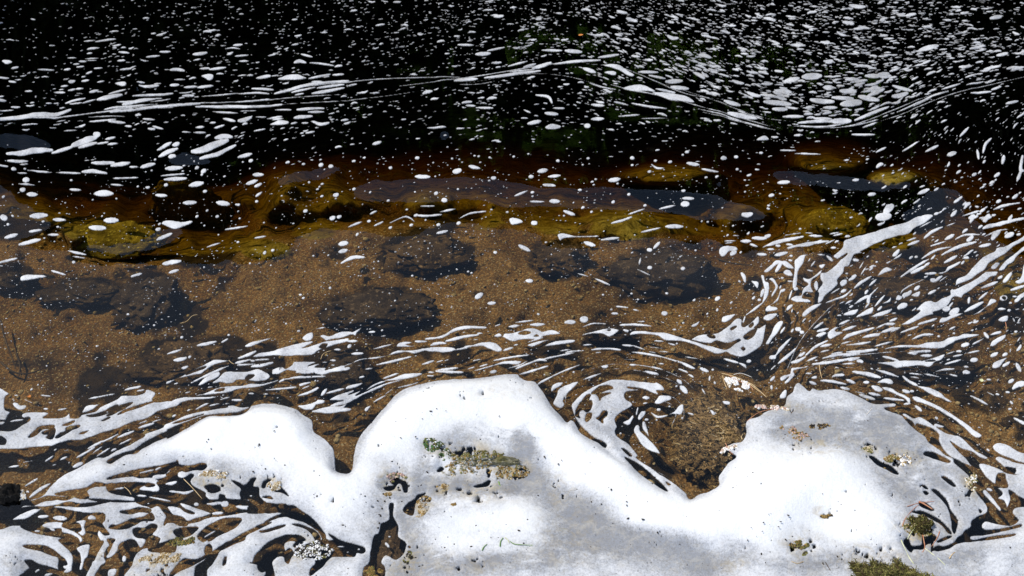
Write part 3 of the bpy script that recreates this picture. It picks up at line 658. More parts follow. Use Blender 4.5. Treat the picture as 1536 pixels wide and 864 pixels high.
+ 1280 330 6 | 383,717 400,678 443,695 420,722
o 1280 330 6 | 715,550 ; 50
+ 1280 330 6 | 116,742 130,690 180,638 244,586 200,642 160,692 150,752
s 1280 330 6 | 14,754 100,700 154,688 ; 34
s 1280 330 6 | 196,774 284,676 ; 26
+ 1280 330 6 | 256,752 310,720 342,688 332,742
s 1280 330 6 | 776,558 854,507 ; 18
o 1280 330 6 | 563,345 ; 34
o 1280 330 6 | 210,384 ; 26
o 1280 330 6 | 195,421 ; 24
s 1280 330 6 | 1146,624 1294,572 ; 32
s 1280 330 6 | 1416,644 1600,590 ; 34
o 1280 330 6 | 1350,712 ; 64
- 1280 330 6 | 1335,712 1352,700 1370,712 1354,724
s 1280 330 6 | 1126,724 1206,660 ; 30
s 1280 330 6 | 1004,828 1166,746 ; 40
+ 1280 330 6 | 1046,864 1120,830 1200,770 1230,718 1277,723 1284,750 1200,792 1130,847
s 1280 330 6 | 1304,808 1366,808 ; 28
o 1280 330 6 | 1400,821 ; 32
o 1280 330 6 | 1410,755 ; 28
+ 1280 330 6 | 796,802 850,778 874,810 830,832
s 1280 330 6 | 896,746 856,794 ; 24
s 1280 330 6 | 1042,704 1036,756 ; 34
s 1280 330 6 | 1432,700 1466,702 ; 20
+ 1280 450 6 | 276,442 330,420 430,400 560,403 660,383 800,368 860,338 950,323 1000,303 1136,310 1100,332 980,352 920,372 850,412 800,437 700,437 600,432 520,427 400,432 330,437
+ 1280 450 6 | 472,475 540,460 620,448 694,448 694,472 600,475 560,497 520,492
s 1280 450 6 | 608,500 710,500 ; 32
+ 1280 450 6 | 216,565 280,558 420,545 520,540 640,540 730,515 826,486 792,542 740,557 690,602 600,592 480,602 390,612 330,590
- 1280 450 6 | 650,552 690,540 740,545 700,553
s 1280 450 6 | 266,508 330,522 410,548 ; 26
s 1280 450 6 | 584,218 680,190 750,168 ; 30
+ 1280 450 6 | 772,202 790,163 840,155 900,130 1004,118 960,142 880,177 820,202
s 1280 450 6 | 424,294 586,236 ; 26
s 1280 450 6 | 526,354 620,315 716,310 ; 30
o 1280 450 6 | 770,326 ; 32
o 1280 450 6 | 905,300 ; 28
s 1280 450 6 | 862,268 918,242 ; 28
+ 1280 450 6 | 1228,412 1250,370 1310,333 1372,311 1362,352 1300,392 1260,417
+ 1280 450 6 | 1222,322 1270,288 1328,278 1328,307
+ 1280 450 6 | 1248,602 1268,560 1320,538 1389,516 1342,572 1312,607 1270,617
s 1280 450 6 | 1348,594 1404,560 ; 38
+ 1280 450 6 | 1228,502 1260,473 1309,466 1292,502 1250,517
+ 1280 450 6 | 1298,182 1340,153 1393,146 1383,197 1330,202
s 1280 450 6 | 1434,165 1452,200 ; 18
s 1280 450 6 | 1450,165 1490,160 ; 14
s 1280 450 6 | 1500,170 1475,215 ; 20
s 1280 450 6 | 1465,212 1510,210 ; 16
s 1280 450 6 | 1178,298 1216,342 ; 38
s 1280 450 6 | 1076,398 1176,346 ; 22
s 1280 450 6 | 1030,478 1136,456 ; 24
s 1280 450 6 | 928,460 974,462 ; 32
s 1280 450 6 | 900,507 980,492 ; 24
s 1280 450 6 | 826,578 974,536 ; 26
s 1280 450 6 | 836,488 914,462 ; 18
s 1280 450 6 | 1000,598 1040,604 ; 28
s 1280 450 6 | 736,644 820,625 916,620 ; 22
o 1280 450 6 | 1462,289 ; 30
s 1280 450 6 | 1476,376 1504,334 ; 22
s 1280 450 6 | 1415,440 1412,472 ; 20
s 1280 450 6 | 1468,574 1504,640 ; 40
s 1280 450 6 | 1400,742 1440,718 ; 44
s 1280 450 6 | 1200,714 1238,717 ; 26
s 1280 450 6 | 22,648 130,665 238,694 ; 40
s 1280 450 6 | 206,626 300,655 410,692 ; 28
+ 1280 450 6 | 213,744 280,703 340,713 362,745 340,762 280,750
s 1280 450 6 | 88,740 140,743 ; 28
s 1280 450 6 | 446,686 500,730 576,768 ; 34
s 1280 450 6 | 504,658 626,672 ; 18
s 1280 450 6 | 634,662 776,692 ; 22
s 1280 450 6 | 866,668 936,686 ; 20
s 1280 450 6 | 506,688 596,702 ; 16
+ 1280 450 6 | 22,157 60,120 164,66 172,117 100,137
+ 1280 450 6 | 166,152 220,115 346,76 332,112 260,142
+ 1280 450 6 | 76,342 130,308 246,293 232,322 150,337
s 1280 450 6 | -60,315 60,285 186,252 ; 32
s 1280 450 6 | 244,294 366,246 ; 28
s 1280 450 6 | 284,216 376,214 ; 32
s 1280 450 6 | 204,254 296,212 ; 20
s 1280 450 6 | 336,288 416,256 ; 20
s 1280 450 6 | -60,405 60,395 156,376 ; 26
s 1280 450 6 | 196,418 356,372 ; 18
s 1280 450 6 | -60,468 60,462 210,448 ; 32
s 1280 450 6 | -40,545 56,518 ; 30
+ 1090 450 6 | 326,167 360,128 463,118 420,172 370,190
s 1090 450 6 | 176,134 250,82 336,16 ; 24
s 1090 450 6 | 148,206 166,144 ; 20
+ 1090 450 6 | 428,232 470,188 512,198 472,282 412,352 380,397 353,387 400,300
s 1090 450 6 | 566,219 614,181 ; 12
+ 1090 450 6 | 383,532 390,498 438,488 468,430 518,380 594,326 552,390 502,452 452,502 442,532
s 1090 450 6 | 486,298 524,244 ; 26
s 1090 450 6 | 582,288 600,262 ; 30
o 1090 450 6 | 643,262 ; 52
o 1090 450 6 | 678,290 ; 40
o 1090 450 6 | 766,346 ; 26
s 1090 450 6 | 786,256 870,200 ; 26
s 1090 450 6 | 816,282 916,256 ; 30
s 1090 450 6 | 808,324 890,296 ; 38
+ 1090 450 6 | 908,302 960,248 1002,243 980,280 1054,288 1000,322 930,352
s 1090 450 6 | 1044,274 1166,232 ; 32
s 1090 450 6 | 1014,219 1106,181 ; 30
+ 1090 450 6 | 1046,132 1100,98 1184,82 1162,127 1100,142
+ 1090 450 6 | 1166,157 1220,108 1314,62 1312,112 1240,142
+ 1090 450 6 | 1046,358 1080,310 1150,288 1230,273 1327,252 1260,287 1150,322
+ 1090 450 6 | 1215,342 1290,303 1386,292 1372,327 1290,337
s 1090 450 6 | 1384,294 1560,246 ; 30
s 1090 450 6 | 714,496 800,420 908,366 ; 32
s 1090 450 6 | 844,418 946,398 ; 32
s 1090 450 6 | 844,468 926,448 ; 26
s 1090 450 6 | 464,570 540,512 618,440 ; 34
s 1090 450 6 | 656,506 706,470 ; 30
s 1090 450 6 | 584,562 640,550 706,514 ; 34
s 1090 450 6 | 714,554 826,505 ; 24
s 1090 450 6 | 864,524 1000,495 1196,485 ; 30
s 1090 450 6 | 774,577 900,565 1020,545 1196,518 ; 34
s 1090 450 6 | 944,486 1046,468 ; 22
s 1090 450 6 | 1034,394 1136,366 ; 20
s 1090 450 6 | 1134,474 1240,460 1356,443 ; 32
s 1090 450 6 | 1114,398 1296,378 ; 22
s 1090 450 6 | 1324,418 1496,372 ; 22
+ 1090 450 6 | 573,642 590,608 680,600 744,588 720,607 640,627 602,642 612,672 580,722 540,752 518,742 560,692 500,732 478,702 510,678 540,670 570,660
s 1090 450 6 | 396,726 434,686 ; 34
s 1090 450 6 | 396,630 446,584 ; 20
o 1090 450 6 | 450,796 ; 26
s 1090 450 6 | 404,770 406,804 ; 34
+ 1090 450 6 | 480,852 520,808 544,818 532,882 478,884
o 1090 450 6 | 276,631 ; 22
s 1090 450 6 | 182,552 220,548 ; 34
s 1090 450 6 | 714,660 766,661 ; 22
+ 1090 450 6 | 757,702 790,680 828,688 802,712
+ 1090 450 6 | 936,697 980,663 1054,663 1054,687 980,692
s 1090 450 6 | 850,724 950,732 1076,758 ; 32
s 1090 450 6 | 1076,714 1156,748 ; 36
s 1090 450 6 | 1134,644 1260,665 1384,698 ; 40
s 1090 450 6 | 1232,740 1280,742 ; 34
s 1090 450 6 | 750,734 806,758 ; 34
s 1090 450 6 | 1026,786 1106,804 ; 32
s 1090 450 6 | 1040,575 1156,571 ; 22
s 1090 450 6 | 1076,605 1156,606 ; 15
+ 1280 580 6 | 576,-5 640,-5 720,18 790,58 830,93 894,135 870,142 790,107 720,82 640,37
+ 1280 580 6 | 528,93 580,88 660,123 750,163 830,208 920,268 1020,333 1090,388 1152,430 1152,452 1110,460 1060,432 1000,372 900,292 830,252 760,207 680,172 600,147 560,132
+ 1280 580 6 | 155,-12 220,-12 272,30 240,52 190,37
+ 1280 580 6 | 256,0 340,8 400,48 470,78 514,110 506,154 460,107 400,82 340,52 280,32
s 1280 580 6 | 274,102 360,112 456,122 ; 30
s 1280 580 6 | 56,72 190,114 ; 36
s 1280 580 6 | 0,38 108,64 ; 15
s 1280 580 6 | 142,58 244,78 ; 34
s 1280 580 6 | 456,157 514,150 ; 26
s 1280 580 6 | 446,32 506,50 ; 36
s 1280 580 6 | 512,38 546,42 ; 30
s 1280 580 6 | 556,170 614,216 ; 36
s 1280 580 6 | 1056,82 1130,117 1216,166 ; 26
s 1280 580 6 | 1446,282 1560,344 ; 34
s 1280 580 6 | 1206,48 1264,78 ; 16
s 1280 580 6 | 1284,64 1318,74 ; 26
s 1280 580 6 | 1374,48 1412,52 ; 26
s 1280 580 6 | 1412,130 1436,156 ; 30
s 1280 580 6 | 1396,200 1426,201 ; 26
s 1280 580 6 | 1200,562 1226,578 ; 26
s 1280 580 6 | 736,274 760,288 ; 28
+ 1280 580 6 W | 438,247 470,242 540,283 600,272 680,317 720,348 740,332 824,357 790,372 750,365 820,408 900,433 960,448 1050,528 1110,578 1204,630 1204,652 1150,642 1060,582 980,562 895,507 878,498 940,572 1020,652 1069,719 1020,702 950,667 860,622 800,552 768,480 770,430 720,382 640,352 570,332 562,358 530,312 470,277
- 1280 580 6 | 632,607 660,588 730,598 800,628 876,672 850,684 770,662 660,627
- 1280 580 6 | 146,630 190,638 260,688 340,718 404,782 370,784 290,742 210,702 170,662
- 1280 700 6 | 791,93 840,98 920,167 900,179 830,132
- 1280 700 6 | 616,168 650,172 674,202 640,197
- 1280 700 6 | 628,225 655,222 674,242 650,253
- 1280 700 6 | 706,208 750,213 800,258 850,328 872,390 932,470 932,530 910,604 893,560 880,462 850,372 800,304 730,237
- 1280 700 6 | 524,410 600,402 680,427 770,477 840,537 886,604 850,594 790,524 700,469 620,434
- 1280 700 6 | 596,323 650,328 726,387 700,394 640,372 600,352
- 1280 700 6 | 456,672 490,648 522,713 580,718 618,700 618,640 630,598 680,593 744,630 722,672 652,702 620,743 540,743 520,775 470,722
- 1280 700 6 | 758,672 850,628 884,623 872,642 780,679
- 1280 700 6 | 1130,383 1158,400 1140,417
+ 1280 700 6 | 1166,220 1195,213 1262,288 1329,380 1312,394 1240,322 1180,252
s 1280 700 6 | 1206,200 1248,214 ; 30
- 0 720 6 | -200,470 -200,400 0,365 60,330 130,283 230,243 330,238 395,243 340,264 290,267 200,300 120,345 115,362 180,358 240,350 330,292 260,355 195,402 100,412 0,443
+ 0 720 6 | 116,352 200,298 290,263 345,263 290,302 180,357
- 0 720 6 | 140,246 240,198 310,183 430,146 560,153 665,150 590,182 520,177 400,192 310,228 210,230
- 0 720 6 | 495,127 640,93 760,78 850,28 890,25 980,43 960,57 860,62 785,97 802,150 770,172 700,162 660,148 600,140
- 0 720 6 | 335,243 480,233 620,198 720,213 900,198 1000,192 930,207 860,227 740,243 640,238 520,233 400,248
- 0 720 6 | 800,170 900,175 1000,182 1100,185 1210,195 1100,200 960,192 860,188
- 0 720 6 | 188,402 200,368 260,338 340,288 400,248 530,253 620,273 720,288 800,300 932,298 942,360 922,400 984,482 960,498 930,492 895,452 878,482 900,540 932,560 880,650 850,720 830,740 820,800 850,900 640,900 650,800 660,700 640,650 590,600 528,545 560,520 430,500 300,472 200,432
s 0 720 6 | 486,340 594,346 ; 50
s 0 720 6 | 346,332 434,324 ; 34
s 0 720 6 | 316,460 364,460 ; 28
s 0 720 6 | 452,438 494,456 ; 24
+ 0 720 6 | 376,410 450,378 565,383 562,420 640,448 720,498 748,540 722,567 700,522 640,492 560,472 548,440 470,442 420,432
+ 0 720 6 | 678,375 773,358 762,420 773,480 740,504 700,472 730,450 720,400
+ 0 720 6 | 786,335 820,312 864,332 862,358 800,358
+ 0 720 6 | 688,610 750,583 809,583 802,640 792,690 762,720 742,802 713,802 728,720 718,660 700,640
+ 0 720 6 | 775,850 830,758 870,738 900,658 950,588 960,558 992,580 982,640 922,720 882,790 850,900 790,900
- 0 720 6 | 211,600 250,588 400,593 480,628 540,678 584,710 604,760 570,770 593,800 550,834 528,790 528,700 470,682 380,642 280,622
- 0 720 6 | 225,730 290,723 350,758 430,778 540,818 600,838 655,820 640,900 190,900 240,820 270,790
s 0 720 6 | 316,830 354,806 ; 28
s 0 720 6 | 406,857 474,843 ; 32
s 0 720 6 | 575,778 602,792 ; 38
- 0 720 6 | 1086,282 1170,268 1260,248 1354,263 1342,292 1260,287 1180,307 1100,297
- 0 720 6 | 981,432 1010,403 1060,408 1150,368 1200,348 1300,328 1360,298 1388,340 1372,367 1280,372 1200,412 1120,442 1040,442
- 0 720 6 | 1198,455 1230,433 1300,433 1360,398 1413,410 1402,450 1370,490 1400,508 1443,530 1430,570 1500,552 1536,540 1580,545 1580,640 1536,652 1450,652 1350,642 1330,610 1280,617 1312,560 1302,530 1220,512
- 0 720 6 | 967,540 1000,528 1038,540 1012,580 982,650 952,690 990,702 1060,642 1080,578 1150,543 1210,543 1260,608 1294,608 1222,672 1182,770 1120,850 1090,900 860,900 900,790 952,740 940,690 960,620 990,590
s 0 720 6 | 1120,685 1115,728 ; 44
+ 0 720 6 | 967,852 980,808 1042,798 1048,840 1010,884 980,884
- 160 660 6 | 0,357 60,328 240,278 420,243 470,236 560,213 620,198 640,186 652,220 700,233 790,228 850,213 892,218 898,245 862,273 800,268 720,288 680,278 642,290 640,330 680,345 720,330 760,303 788,320 762,350 752,380 782,420 882,470 892,508 930,538 1008,538 1018,493 1062,498 1082,528 1205,538 1203,490 1213,440 1178,410 1125,366 1190,383 1230,408 1270,393 1300,353 1344,343 1322,385 1322,420 1367,430 1372,500 1400,535 1450,570 1536,578 1620,585 1620,655 1536,652 1440,657 1340,642 1230,652 1150,667 1060,682 960,692 900,702 820,737 740,752 720,772 660,772 600,747 540,747 518,769 528,720 538,690 508,640 460,592 400,612 372,600 300,578 255,548 255,518 150,500 50,480 10,455 0,400 80,393 150,383 300,383 360,398 300,430 300,450 380,462 462,467 477,430 452,390 472,370 410,338 300,342 240,327 140,337 60,349
- 160 660 6 | 340,395 380,388 434,402 424,420 360,422
+ 160 660 6 | 410,330 440,312 530,300 584,248 575,280 540,310 545,330 480,352 420,352
s 160 660 6 | 300,298 420,270 ; 22
s 160 660 6 | 440,268 490,246 ; 24
+ 160 660 6 | 524,398 570,375 636,368 625,395 580,410
s 160 660 6 | 66,442 150,432 ; 26
+ 160 660 6 | 556,458 600,452 700,462 780,445 780,465 720,492 640,482 580,474
s 160 660 6 | 274,500 360,505 ; 26
s 160 660 6 | 380,512 480,532 574,552 ; 22
s 160 660 6 | 906,576 960,575 1010,566 1060,575 ; 34
o 160 660 6 | 1065,576 ; 66
s 160 660 6 | 1168,598 1220,606 1290,610 1340,616 ; 46
s 160 660 6 | 955,662 1044,656 ; 36
+ 160 660 6 | 656,570 700,572 800,610 880,635 944,662 880,690 790,712 740,730 712,722 690,700 640,682 600,675 560,630 545,600 600,596 660,610 700,640 760,665 796,662 760,640 700,620
o 160 660 6 | 808,580 ; 44
o 160 660 6 | 1300,503 ; 26
o 160 660 6 | 376,571 ; 20
s 160 660 6 | 1230,532 1306,545 ; 14
- 256 720 6 | 725,214 830,203 920,213 1000,228 1110,233 1160,268 1250,328 1330,408 1390,488 1400,540 1440,550 1484,560 1440,592 1390,602 1358,562 1370,540 1340,472 1290,432 1200,378 1100,348 1040,333 960,342 846,388 900,348 990,308 1002,298 980,283 880,292 760,302 690,290
- 400 720 6 | 500,540 530,528 570,546 640,538 720,563 862,602 888,640 860,662 812,657 790,692 740,692 650,692 590,692 540,732 500,782 440,832 388,864 400,800 440,750 420,700 300,692 258,640 300,600 340,590 400,570 440,560
- 400 720 6 | 556,488 600,505 660,545 700,570 660,560 600,530
s 400 720 6 | 640,600 700,600 ; 18
s 400 720 6 | 560,650 620,625 ; 16
o 400 720 6 | 730,650 ; 26
o 400 720 6 | 830,625 ; 22
- 256 720 6 | 741,742 760,688 800,638 850,588 930,538 1020,503 1100,496 1170,503 1214,540 1160,562 1130,604 1106,590 1130,552 1060,552 1022,580 1032,640 1070,618 1113,660 1082,700 1062,752 1030,732 1020,692 960,692 912,740 924,800 930,900 850,900 860,822 820,832 788,802 778,762 716,747
- 256 720 6 | 806,462 870,448 960,418 1034,403 1020,418 940,448 870,468 820,473
- 256 720 6 | 1098,400 1170,402 1240,427 1302,458 1343,510 1343,564 1308,552 1288,512 1238,454 1170,423
- 256 720 6 | 909,382 820,398 740,443 640,488 560,538 500,568 440,608 390,638 360,658 300,728 230,778 218,860 225,920 330,920 322,820 372,760 422,682 442,642 520,602 610,562 663,542 682,502 740,468 830,423
- 256 720 6 | 246,520 260,478 330,418 450,358 520,343 634,350 602,412 520,462 430,502 350,552 330,542 290,558
s 256 720 6 | 306,514 404,457 ; 24
o 256 720 6 | 430,437 ; 20
- 256 720 6 | 31,457 120,428 249,428 202,482 170,502 100,522 50,502
- 256 720 6 | -10,860 50,778 120,713 200,720 270,703 354,651 332,692 250,742 150,792 60,832 0,885
- 256 720 6 | 318,600 350,578 373,610 362,652 320,674 306,640
- 256 720 6 | 926,80 1000,77 1064,149 1000,112 940,107
- 256 720 6 | 826,155 860,148 900,150 919,172 870,164
- 256 720 6 | 826,64 838,18 880,-4 906,3 862,32 850,68
- 256 720 6 | 306,60 380,43 444,68 432,104 370,118 340,97
- 256 720 6 | 471,769 488,698 504,703 492,762
- 560 640 6 | 271,750 310,698 370,658 400,623 470,601 442,627 402,652 372,712 362,782 345,799 308,787
- 560 640 6 | 96,555 150,538 190,530 158,500 168,473 210,455 262,488 303,518 304,584 278,584 258,520 220,515 182,567 130,578
- 560 640 6 | 576,403 608,372 634,383 602,409
- 560 640 6 | 905,545 980,518 1042,486 1054,500 1022,542 950,547
- 400 720 6 | 1114,215 1132,211 1140,225 1133,320 1162,380 1182,430 1182,510 1242,558 1253,600 1222,672 1160,714 1100,682 1060,682 1030,742 1062,790 1040,900 880,900 876,800 928,740 940,640 970,510 1010,480 1030,400 1070,380 1108,350 1106,260
s 400 720 6 | 1070,566 1102,604 ; 32
o 400 720 6 | 1106,510 ; 26
s 0 720 6 | 266,156 350,90 455,30 ; 34
s 0 720 6 | 228,52 290,15 340,-15 ; 26
o 0 720 6 | 250,105 ; 30
s 0 60 6 | -60,845 100,800 250,765 380,725 520,700 640,655 ; 46
s 0 60 6 | -40,755 150,712 ; 16
s 0 60 6 | 595,595 680,565 772,545 ; 24
s 0 60 6 | 636,600 740,587 ; 18
s 0 60 6 | 750,590 865,556 ; 18
s 0 60 6 | 885,556 980,535 1100,510 ; 44
s 0 60 6 | 985,505 1136,460 ; 24
s 0 60 6 | 1060,578 1200,570 1460,540 ; 20
s 0 60 6 | 1110,600 1250,570 1400,550 ; 36
s 0 60 6 | 1350,580 1540,545 ; 14
s 0 60 6 | 945,650 1050,628 1300,606 ; 22
s 0 60 6 | 960,665 1100,640 1300,610 1420,595 ; 14
s 0 60 6 | 1000,672 1250,645 1420,622 1560,605 ; 30
s 0 60 6 | 1200,522 1400,512 1560,495 ; 26
s 0 60 6 | 805,720 1000,710 1170,712 ; 12
s 0 60 6 | 815,762 950,750 1050,738 ; 20
s 0 60 6 | 985,758 1060,765 1132,768 ; 30
s 0 60 6 | 375,755 440,742 515,738 ; 18
s 0 60 6 | 515,768 600,750 ; 12
s 0 60 6 | 225,845 360,818 ; 18
s 0 60 6 | 580,850 700,838 ; 20
s 0 60 6 | 758,22 860,12 ; 16
s 0 60 6 | 860,25 950,12 1044,6 ; 22
+ 0 60 6 | 785,100 800,82 850,72 905,80 850,95
s 0 60 6 | 770,182 890,175 ; 16
s 0 60 6 | 780,197 880,195 ; 14
s 0 60 6 | 715,205 780,207 ; 22
s 0 60 6 | 1075,125 1165,130 ; 24
s 0 60 6 | 1320,165 1440,150 ; 22
s 0 60 6 | 1440,115 1536,112 ; 24
s 0 60 6 | 1060,207 1130,200 ; 22
s 0 60 6 | 1085,288 1230,264 ; 22
s 0 60 6 | 350,298 490,290 ; 22
o 0 60 6 | 75,246 ; 48
s 0 60 6 | 118,305 178,285 ; 24
s 0 60 6 | 40,240 115,242 ; 36
+ 0 60 6 | 615,395 640,375 690,382 650,412
s 0 60 6 | 740,388 805,378 ; 24
s 0 60 6 | 740,350 775,342 ; 18
s 0 60 6 | 620,475 680,462 ; 22
s 0 60 6 | 690,460 754,454 ; 22
s 0 60 6 | 812,490 888,470 ; 28
s 0 60 6 | 880,398 940,384 ; 18
s 0 60 6 | 495,495 590,494 ; 24
s 0 60 6 | 535,470 580,464 ; 14
s 0 60 6 | 555,438 618,430 ; 20
s 0 60 6 | 582,285 636,275 ; 24
s 0 60 6 | 850,270 925,264 ; 20
s 0 60 6 | 695,258 762,250 ; 20
s 0 60 6 | 665,232 720,228 ; 18
s 0 60 6 | 610,174 694,172 ; 14
+ 0 60 6 | 1035,407 1080,390 1136,390 1136,425 1090,432
s 0 60 6 | 1260,438 1350,435 1430,425 ; 30
s 0 60 6 | 1390,412 1454,404 ; 16
s 0 60 6 | 1240,412 1306,400 ; 22
s 0 60 6 | -40,405 96,402 ; 22
s 0 60 6 | 100,432 160,434 ; 26
s 0 60 6 | 150,412 206,406 ; 14
s 0 60 6 | -30,635 76,628 ; 36
s 0 60 6 | 128,685 204,675 ; 26
s 0 60 6 | 240,518 302,510 ; 20
s 0 60 6 | 1295,738 1400,742 ; 20
s 0 60 6 | 1340,822 1400,825 ; 24
s 0 60 6 | 1380,800 1470,820 ; 22
s 0 60 6 | 1130,798 1188,800 ; 20
s 256 60 6 | 205,135 270,128 325,118 ; 34
s 256 60 6 | 205,190 272,176 ; 18
s 256 60 6 | 265,265 350,258 ; 24
s 256 60 6 | 352,270 420,258 496,248 ; 26
+ 256 60 6 | 275,330 340,308 386,318 380,355 345,370 310,350
s 256 60 6 | 0,280 60,274 124,286 ; 34
s 256 60 6 | 36,368 130,366 ; 18
+ 256 60 6 | 765,345 800,325 870,310 905,318 895,335 820,352
+ 256 60 6 | 962,352 1000,338 1050,320 1140,315 1190,332 1230,352 1150,366 1050,366 990,364
s 256 60 6 | 1245,355 1340,335 1436,315 ; 24
s 256 60 6 | 1380,342 1430,332 ; 18
s 256 60 6 | 935,485 1060,460 1180,425 1320,398 1600,370 ; 32
s 256 60 6 | 1090,480 1180,460 1300,435 ; 22
s 256 60 6 | 1120,505 1200,490 ; 20
s 256 60 6 | 1320,442 1420,425 1560,405 ; 26
s 256 60 6 | 1275,490 1400,470 1560,435 ; 32
s 256 60 6 | 1270,385 1360,380 ; 20
s 256 60 6 | 1460,320 1560,312 ; 22
s 256 60 6 | 125,438 240,428 ; 26
s 256 60 6 | 245,437 382,415 ; 28
s 256 60 6 | 280,518 420,500 620,478 ; 16
s 256 60 6 | 610,485 780,475 884,484 ; 22
s 256 60 6 | 730,438 830,440 924,448 ; 26
s 256 60 6 | 575,560 680,552 780,545 884,532 ; 20
s 256 60 6 | -20,612 100,600 270,582 ; 26
s 256 60 6 | 230,612 400,605 560,600 720,600 1000,588 ; 32
s 256 60 6 | 380,650 500,655 605,658 ; 20
s 256 60 6 | 625,640 770,635 ; 14
s 256 60 6 | 940,632 1085,638 ; 20
s 256 60 6 | 1140,638 1250,630 1380,626 ; 28
s 256 60 6 | 1240,660 1380,658 ; 26
s 256 60 6 | 1115,712 1180,705 1275,698 ; 36
s 256 60 6 | 870,708 1005,695 ; 22
s 256 60 6 | 915,720 1015,714 ; 20
s 256 60 6 | 770,692 866,694 ; 16
+ 256 60 6 | 890,762 940,738 1000,728 1064,745 1050,768 960,770
+ 256 60 6 | 1250,740 1290,738 1340,755 1430,748 1420,770 1350,788 1300,768
s 256 60 6 | 1180,760 1245,758 ; 22
s 256 60 6 | 1085,765 1140,755 ; 22
s 256 60 6 | 475,710 580,732 ; 30
s 256 60 6 | 395,798 482,768 ; 26
s 256 60 6 | 230,802 302,795 ; 26
s 256 60 6 | 210,848 320,845 ; 26
s 256 60 6 | 110,846 185,848 ; 16
s 256 60 6 | 752,820 850,800 ; 22
s 256 60 6 | 1220,850 1295,838 ; 20
s 256 60 6 | 1255,210 1380,222 1470,236 ; 22
s 256 60 6 | 1115,210 1160,195 1216,210 ; 36
s 256 60 6 | 1175,132 1275,158 ; 22
s 256 60 6 | 580,145 700,135 ; 20
s 256 60 6 | 617,190 700,188 ; 20
s 256 60 6 | 490,80 560,70 625,80 ; 16
s 256 60 6 | 566,48 644,40 ; 26
s 256 60 6 | 0,420 76,415 ; 30
s 256 60 6 | 80,490 160,486 200,468 ; 16
s 640 60 3.84 | 335,222 420,212 540,195 655,180 ; 20
s 640 60 3.84 | 610,165 660,152 716,132 ; 24
s 640 60 3.84 | 480,188 620,172 ; 12
s 640 60 3.84 | 735,140 860,124 1000,118 ; 18
s 640 60 3.84 | 160,240 240,232 292,228 ; 20
s 640 60 3.84 | 190,262 300,258 400,240 ; 6
s 640 60 3.84 | 470,155 580,125 ; 14
s 640 60 3.84 | 560,160 628,140 ; 18
s 640 60 3.84 | 990,102 1106,88 ; 18
s 640 60 3.84 | 800,62 892,70 ; 26
s 640 60 3.84 | 665,60 780,62 ; 16
+ 640 60 3.84 | 1020,150 1060,140 1110,148 1150,175 1198,205 1180,215 1150,205 1110,180 1060,162
+ 640 60 3.84 | 1020,190 1060,180 1092,190 1085,208 1050,202
s 640 60 3.84 | 905,165 970,188 ; 26
s 640 60 3.84 | 285,85 365,80 ; 26
s 640 60 3.84 | 180,30 270,32 ; 16
s 640 60 3.84 | 350,65 448,45 ; 14
s 640 60 3.84 | 1220,190 1330,192 ; 20
s 640 60 3.84 | 1280,210 1375,228 ; 16
s 640 60 3.84 | 1380,245 1470,240 ; 30
s 640 60 3.84 | 1410,275 1505,285 ; 26
+ 640 60 3.84 | 1130,285 1160,270 1220,262 1270,275 1320,305 1250,302 1180,300
+ 640 60 3.84 | 1300,310 1380,308 1460,320 1510,335 1540,365 1460,358 1400,352 1350,335
s 640 60 3.84 | 1320,288 1430,308 ; 16
s 640 60 3.84 | 1060,260 1180,295 1330,325 1450,362 ; 8
s 640 60 3.84 | 940,250 1010,275 1090,290 ; 10
s 640 60 3.84 | 630,320 700,330 722,365 ; 18
s 640 60 3.84 | 1080,362 1160,380 ; 14
s 640 60 3.84 | 1180,370 1270,390 1380,402 ; 14
s 640 60 3.84 | 950,375 1022,384 ; 20
s 640 60 3.84 | 1106,445 1225,436 ; 12
s 640 60 3.84 | 1230,458 1390,456 ; 8
s 640 60 3.84 | 950,460 1020,460 ; 22
o 640 60 3.84 | 925,498 ; 34
s 640 60 3.84 | 585,488 655,472 ; 26
+ 640 60 3.84 | 682,505 720,485 770,498 760,515 700,518
s 640 60 3.84 | 685,425 755,430 ; 26
s 640 60 3.84 | 5,514 112,515 ; 14
s 640 60 3.84 | 285,396 382,398 ; 14
s 640 60 3.84 | 226,384 280,386 ; 16
s 640 60 3.84 | 728,395 794,396 ; 14
s 640 60 3.84 | 560,408 600,425 ; 14
s 640 60 3.84 | 820,122 ; 6
s 1040 100 3.097 | 20,200 120,225 250,265 380,298 ; 8
s 1040 100 3.097 | 40,215 150,242 330,290 ; 6
+ 1040 100 3.097 | 155,215 200,215 270,232 300,248 240,248 180,235
s 1040 100 3.097 | 205,208 330,250 ; 8
s 1040 100 3.097 | 145,165 215,182 ; 22
s 1040 100 3.097 | 330,165 390,172 450,182 ; 26
s 1040 100 3.097 | 370,200 434,205 ; 22
s 1040 100 3.097 | 545,160 600,168 650,170 ; 26
s 1040 100 3.097 | 645,150 740,156 ; 22
+ 1040 100 3.097 | 680,178 720,160 778,162 778,185 730,195 690,192
s 1040 100 3.097 | 768,145 810,155 858,165 ; 26
s 1040 100 3.097 | 605,198 665,198 ; 18
s 1040 100 3.097 | 485,270 580,262 640,265 ; 16
s 1040 100 3.097 | 640,262 726,262 ; 30
s 1040 100 3.097 | 480,284 600,288 700,275 ; 10
s 1040 100 3.097 | 560,248 640,252 ; 16
s 1040 100 3.097 | 415,238 510,240 ; 16
s 1040 100 3.097 | 750,258 830,225 905,197 ; 18
s 1040 100 3.097 | 945,220 1040,185 1110,155 1180,135 ; 10
s 1040 100 3.097 | 1020,200 1100,165 ; 8
s 1040 100 3.097 | 1150,125 1235,98 ; 12
s 1040 100 3.097 | 1265,102 1345,82 ; 10
s 1040 100 3.097 | 680,290 760,280 860,255 ; 8
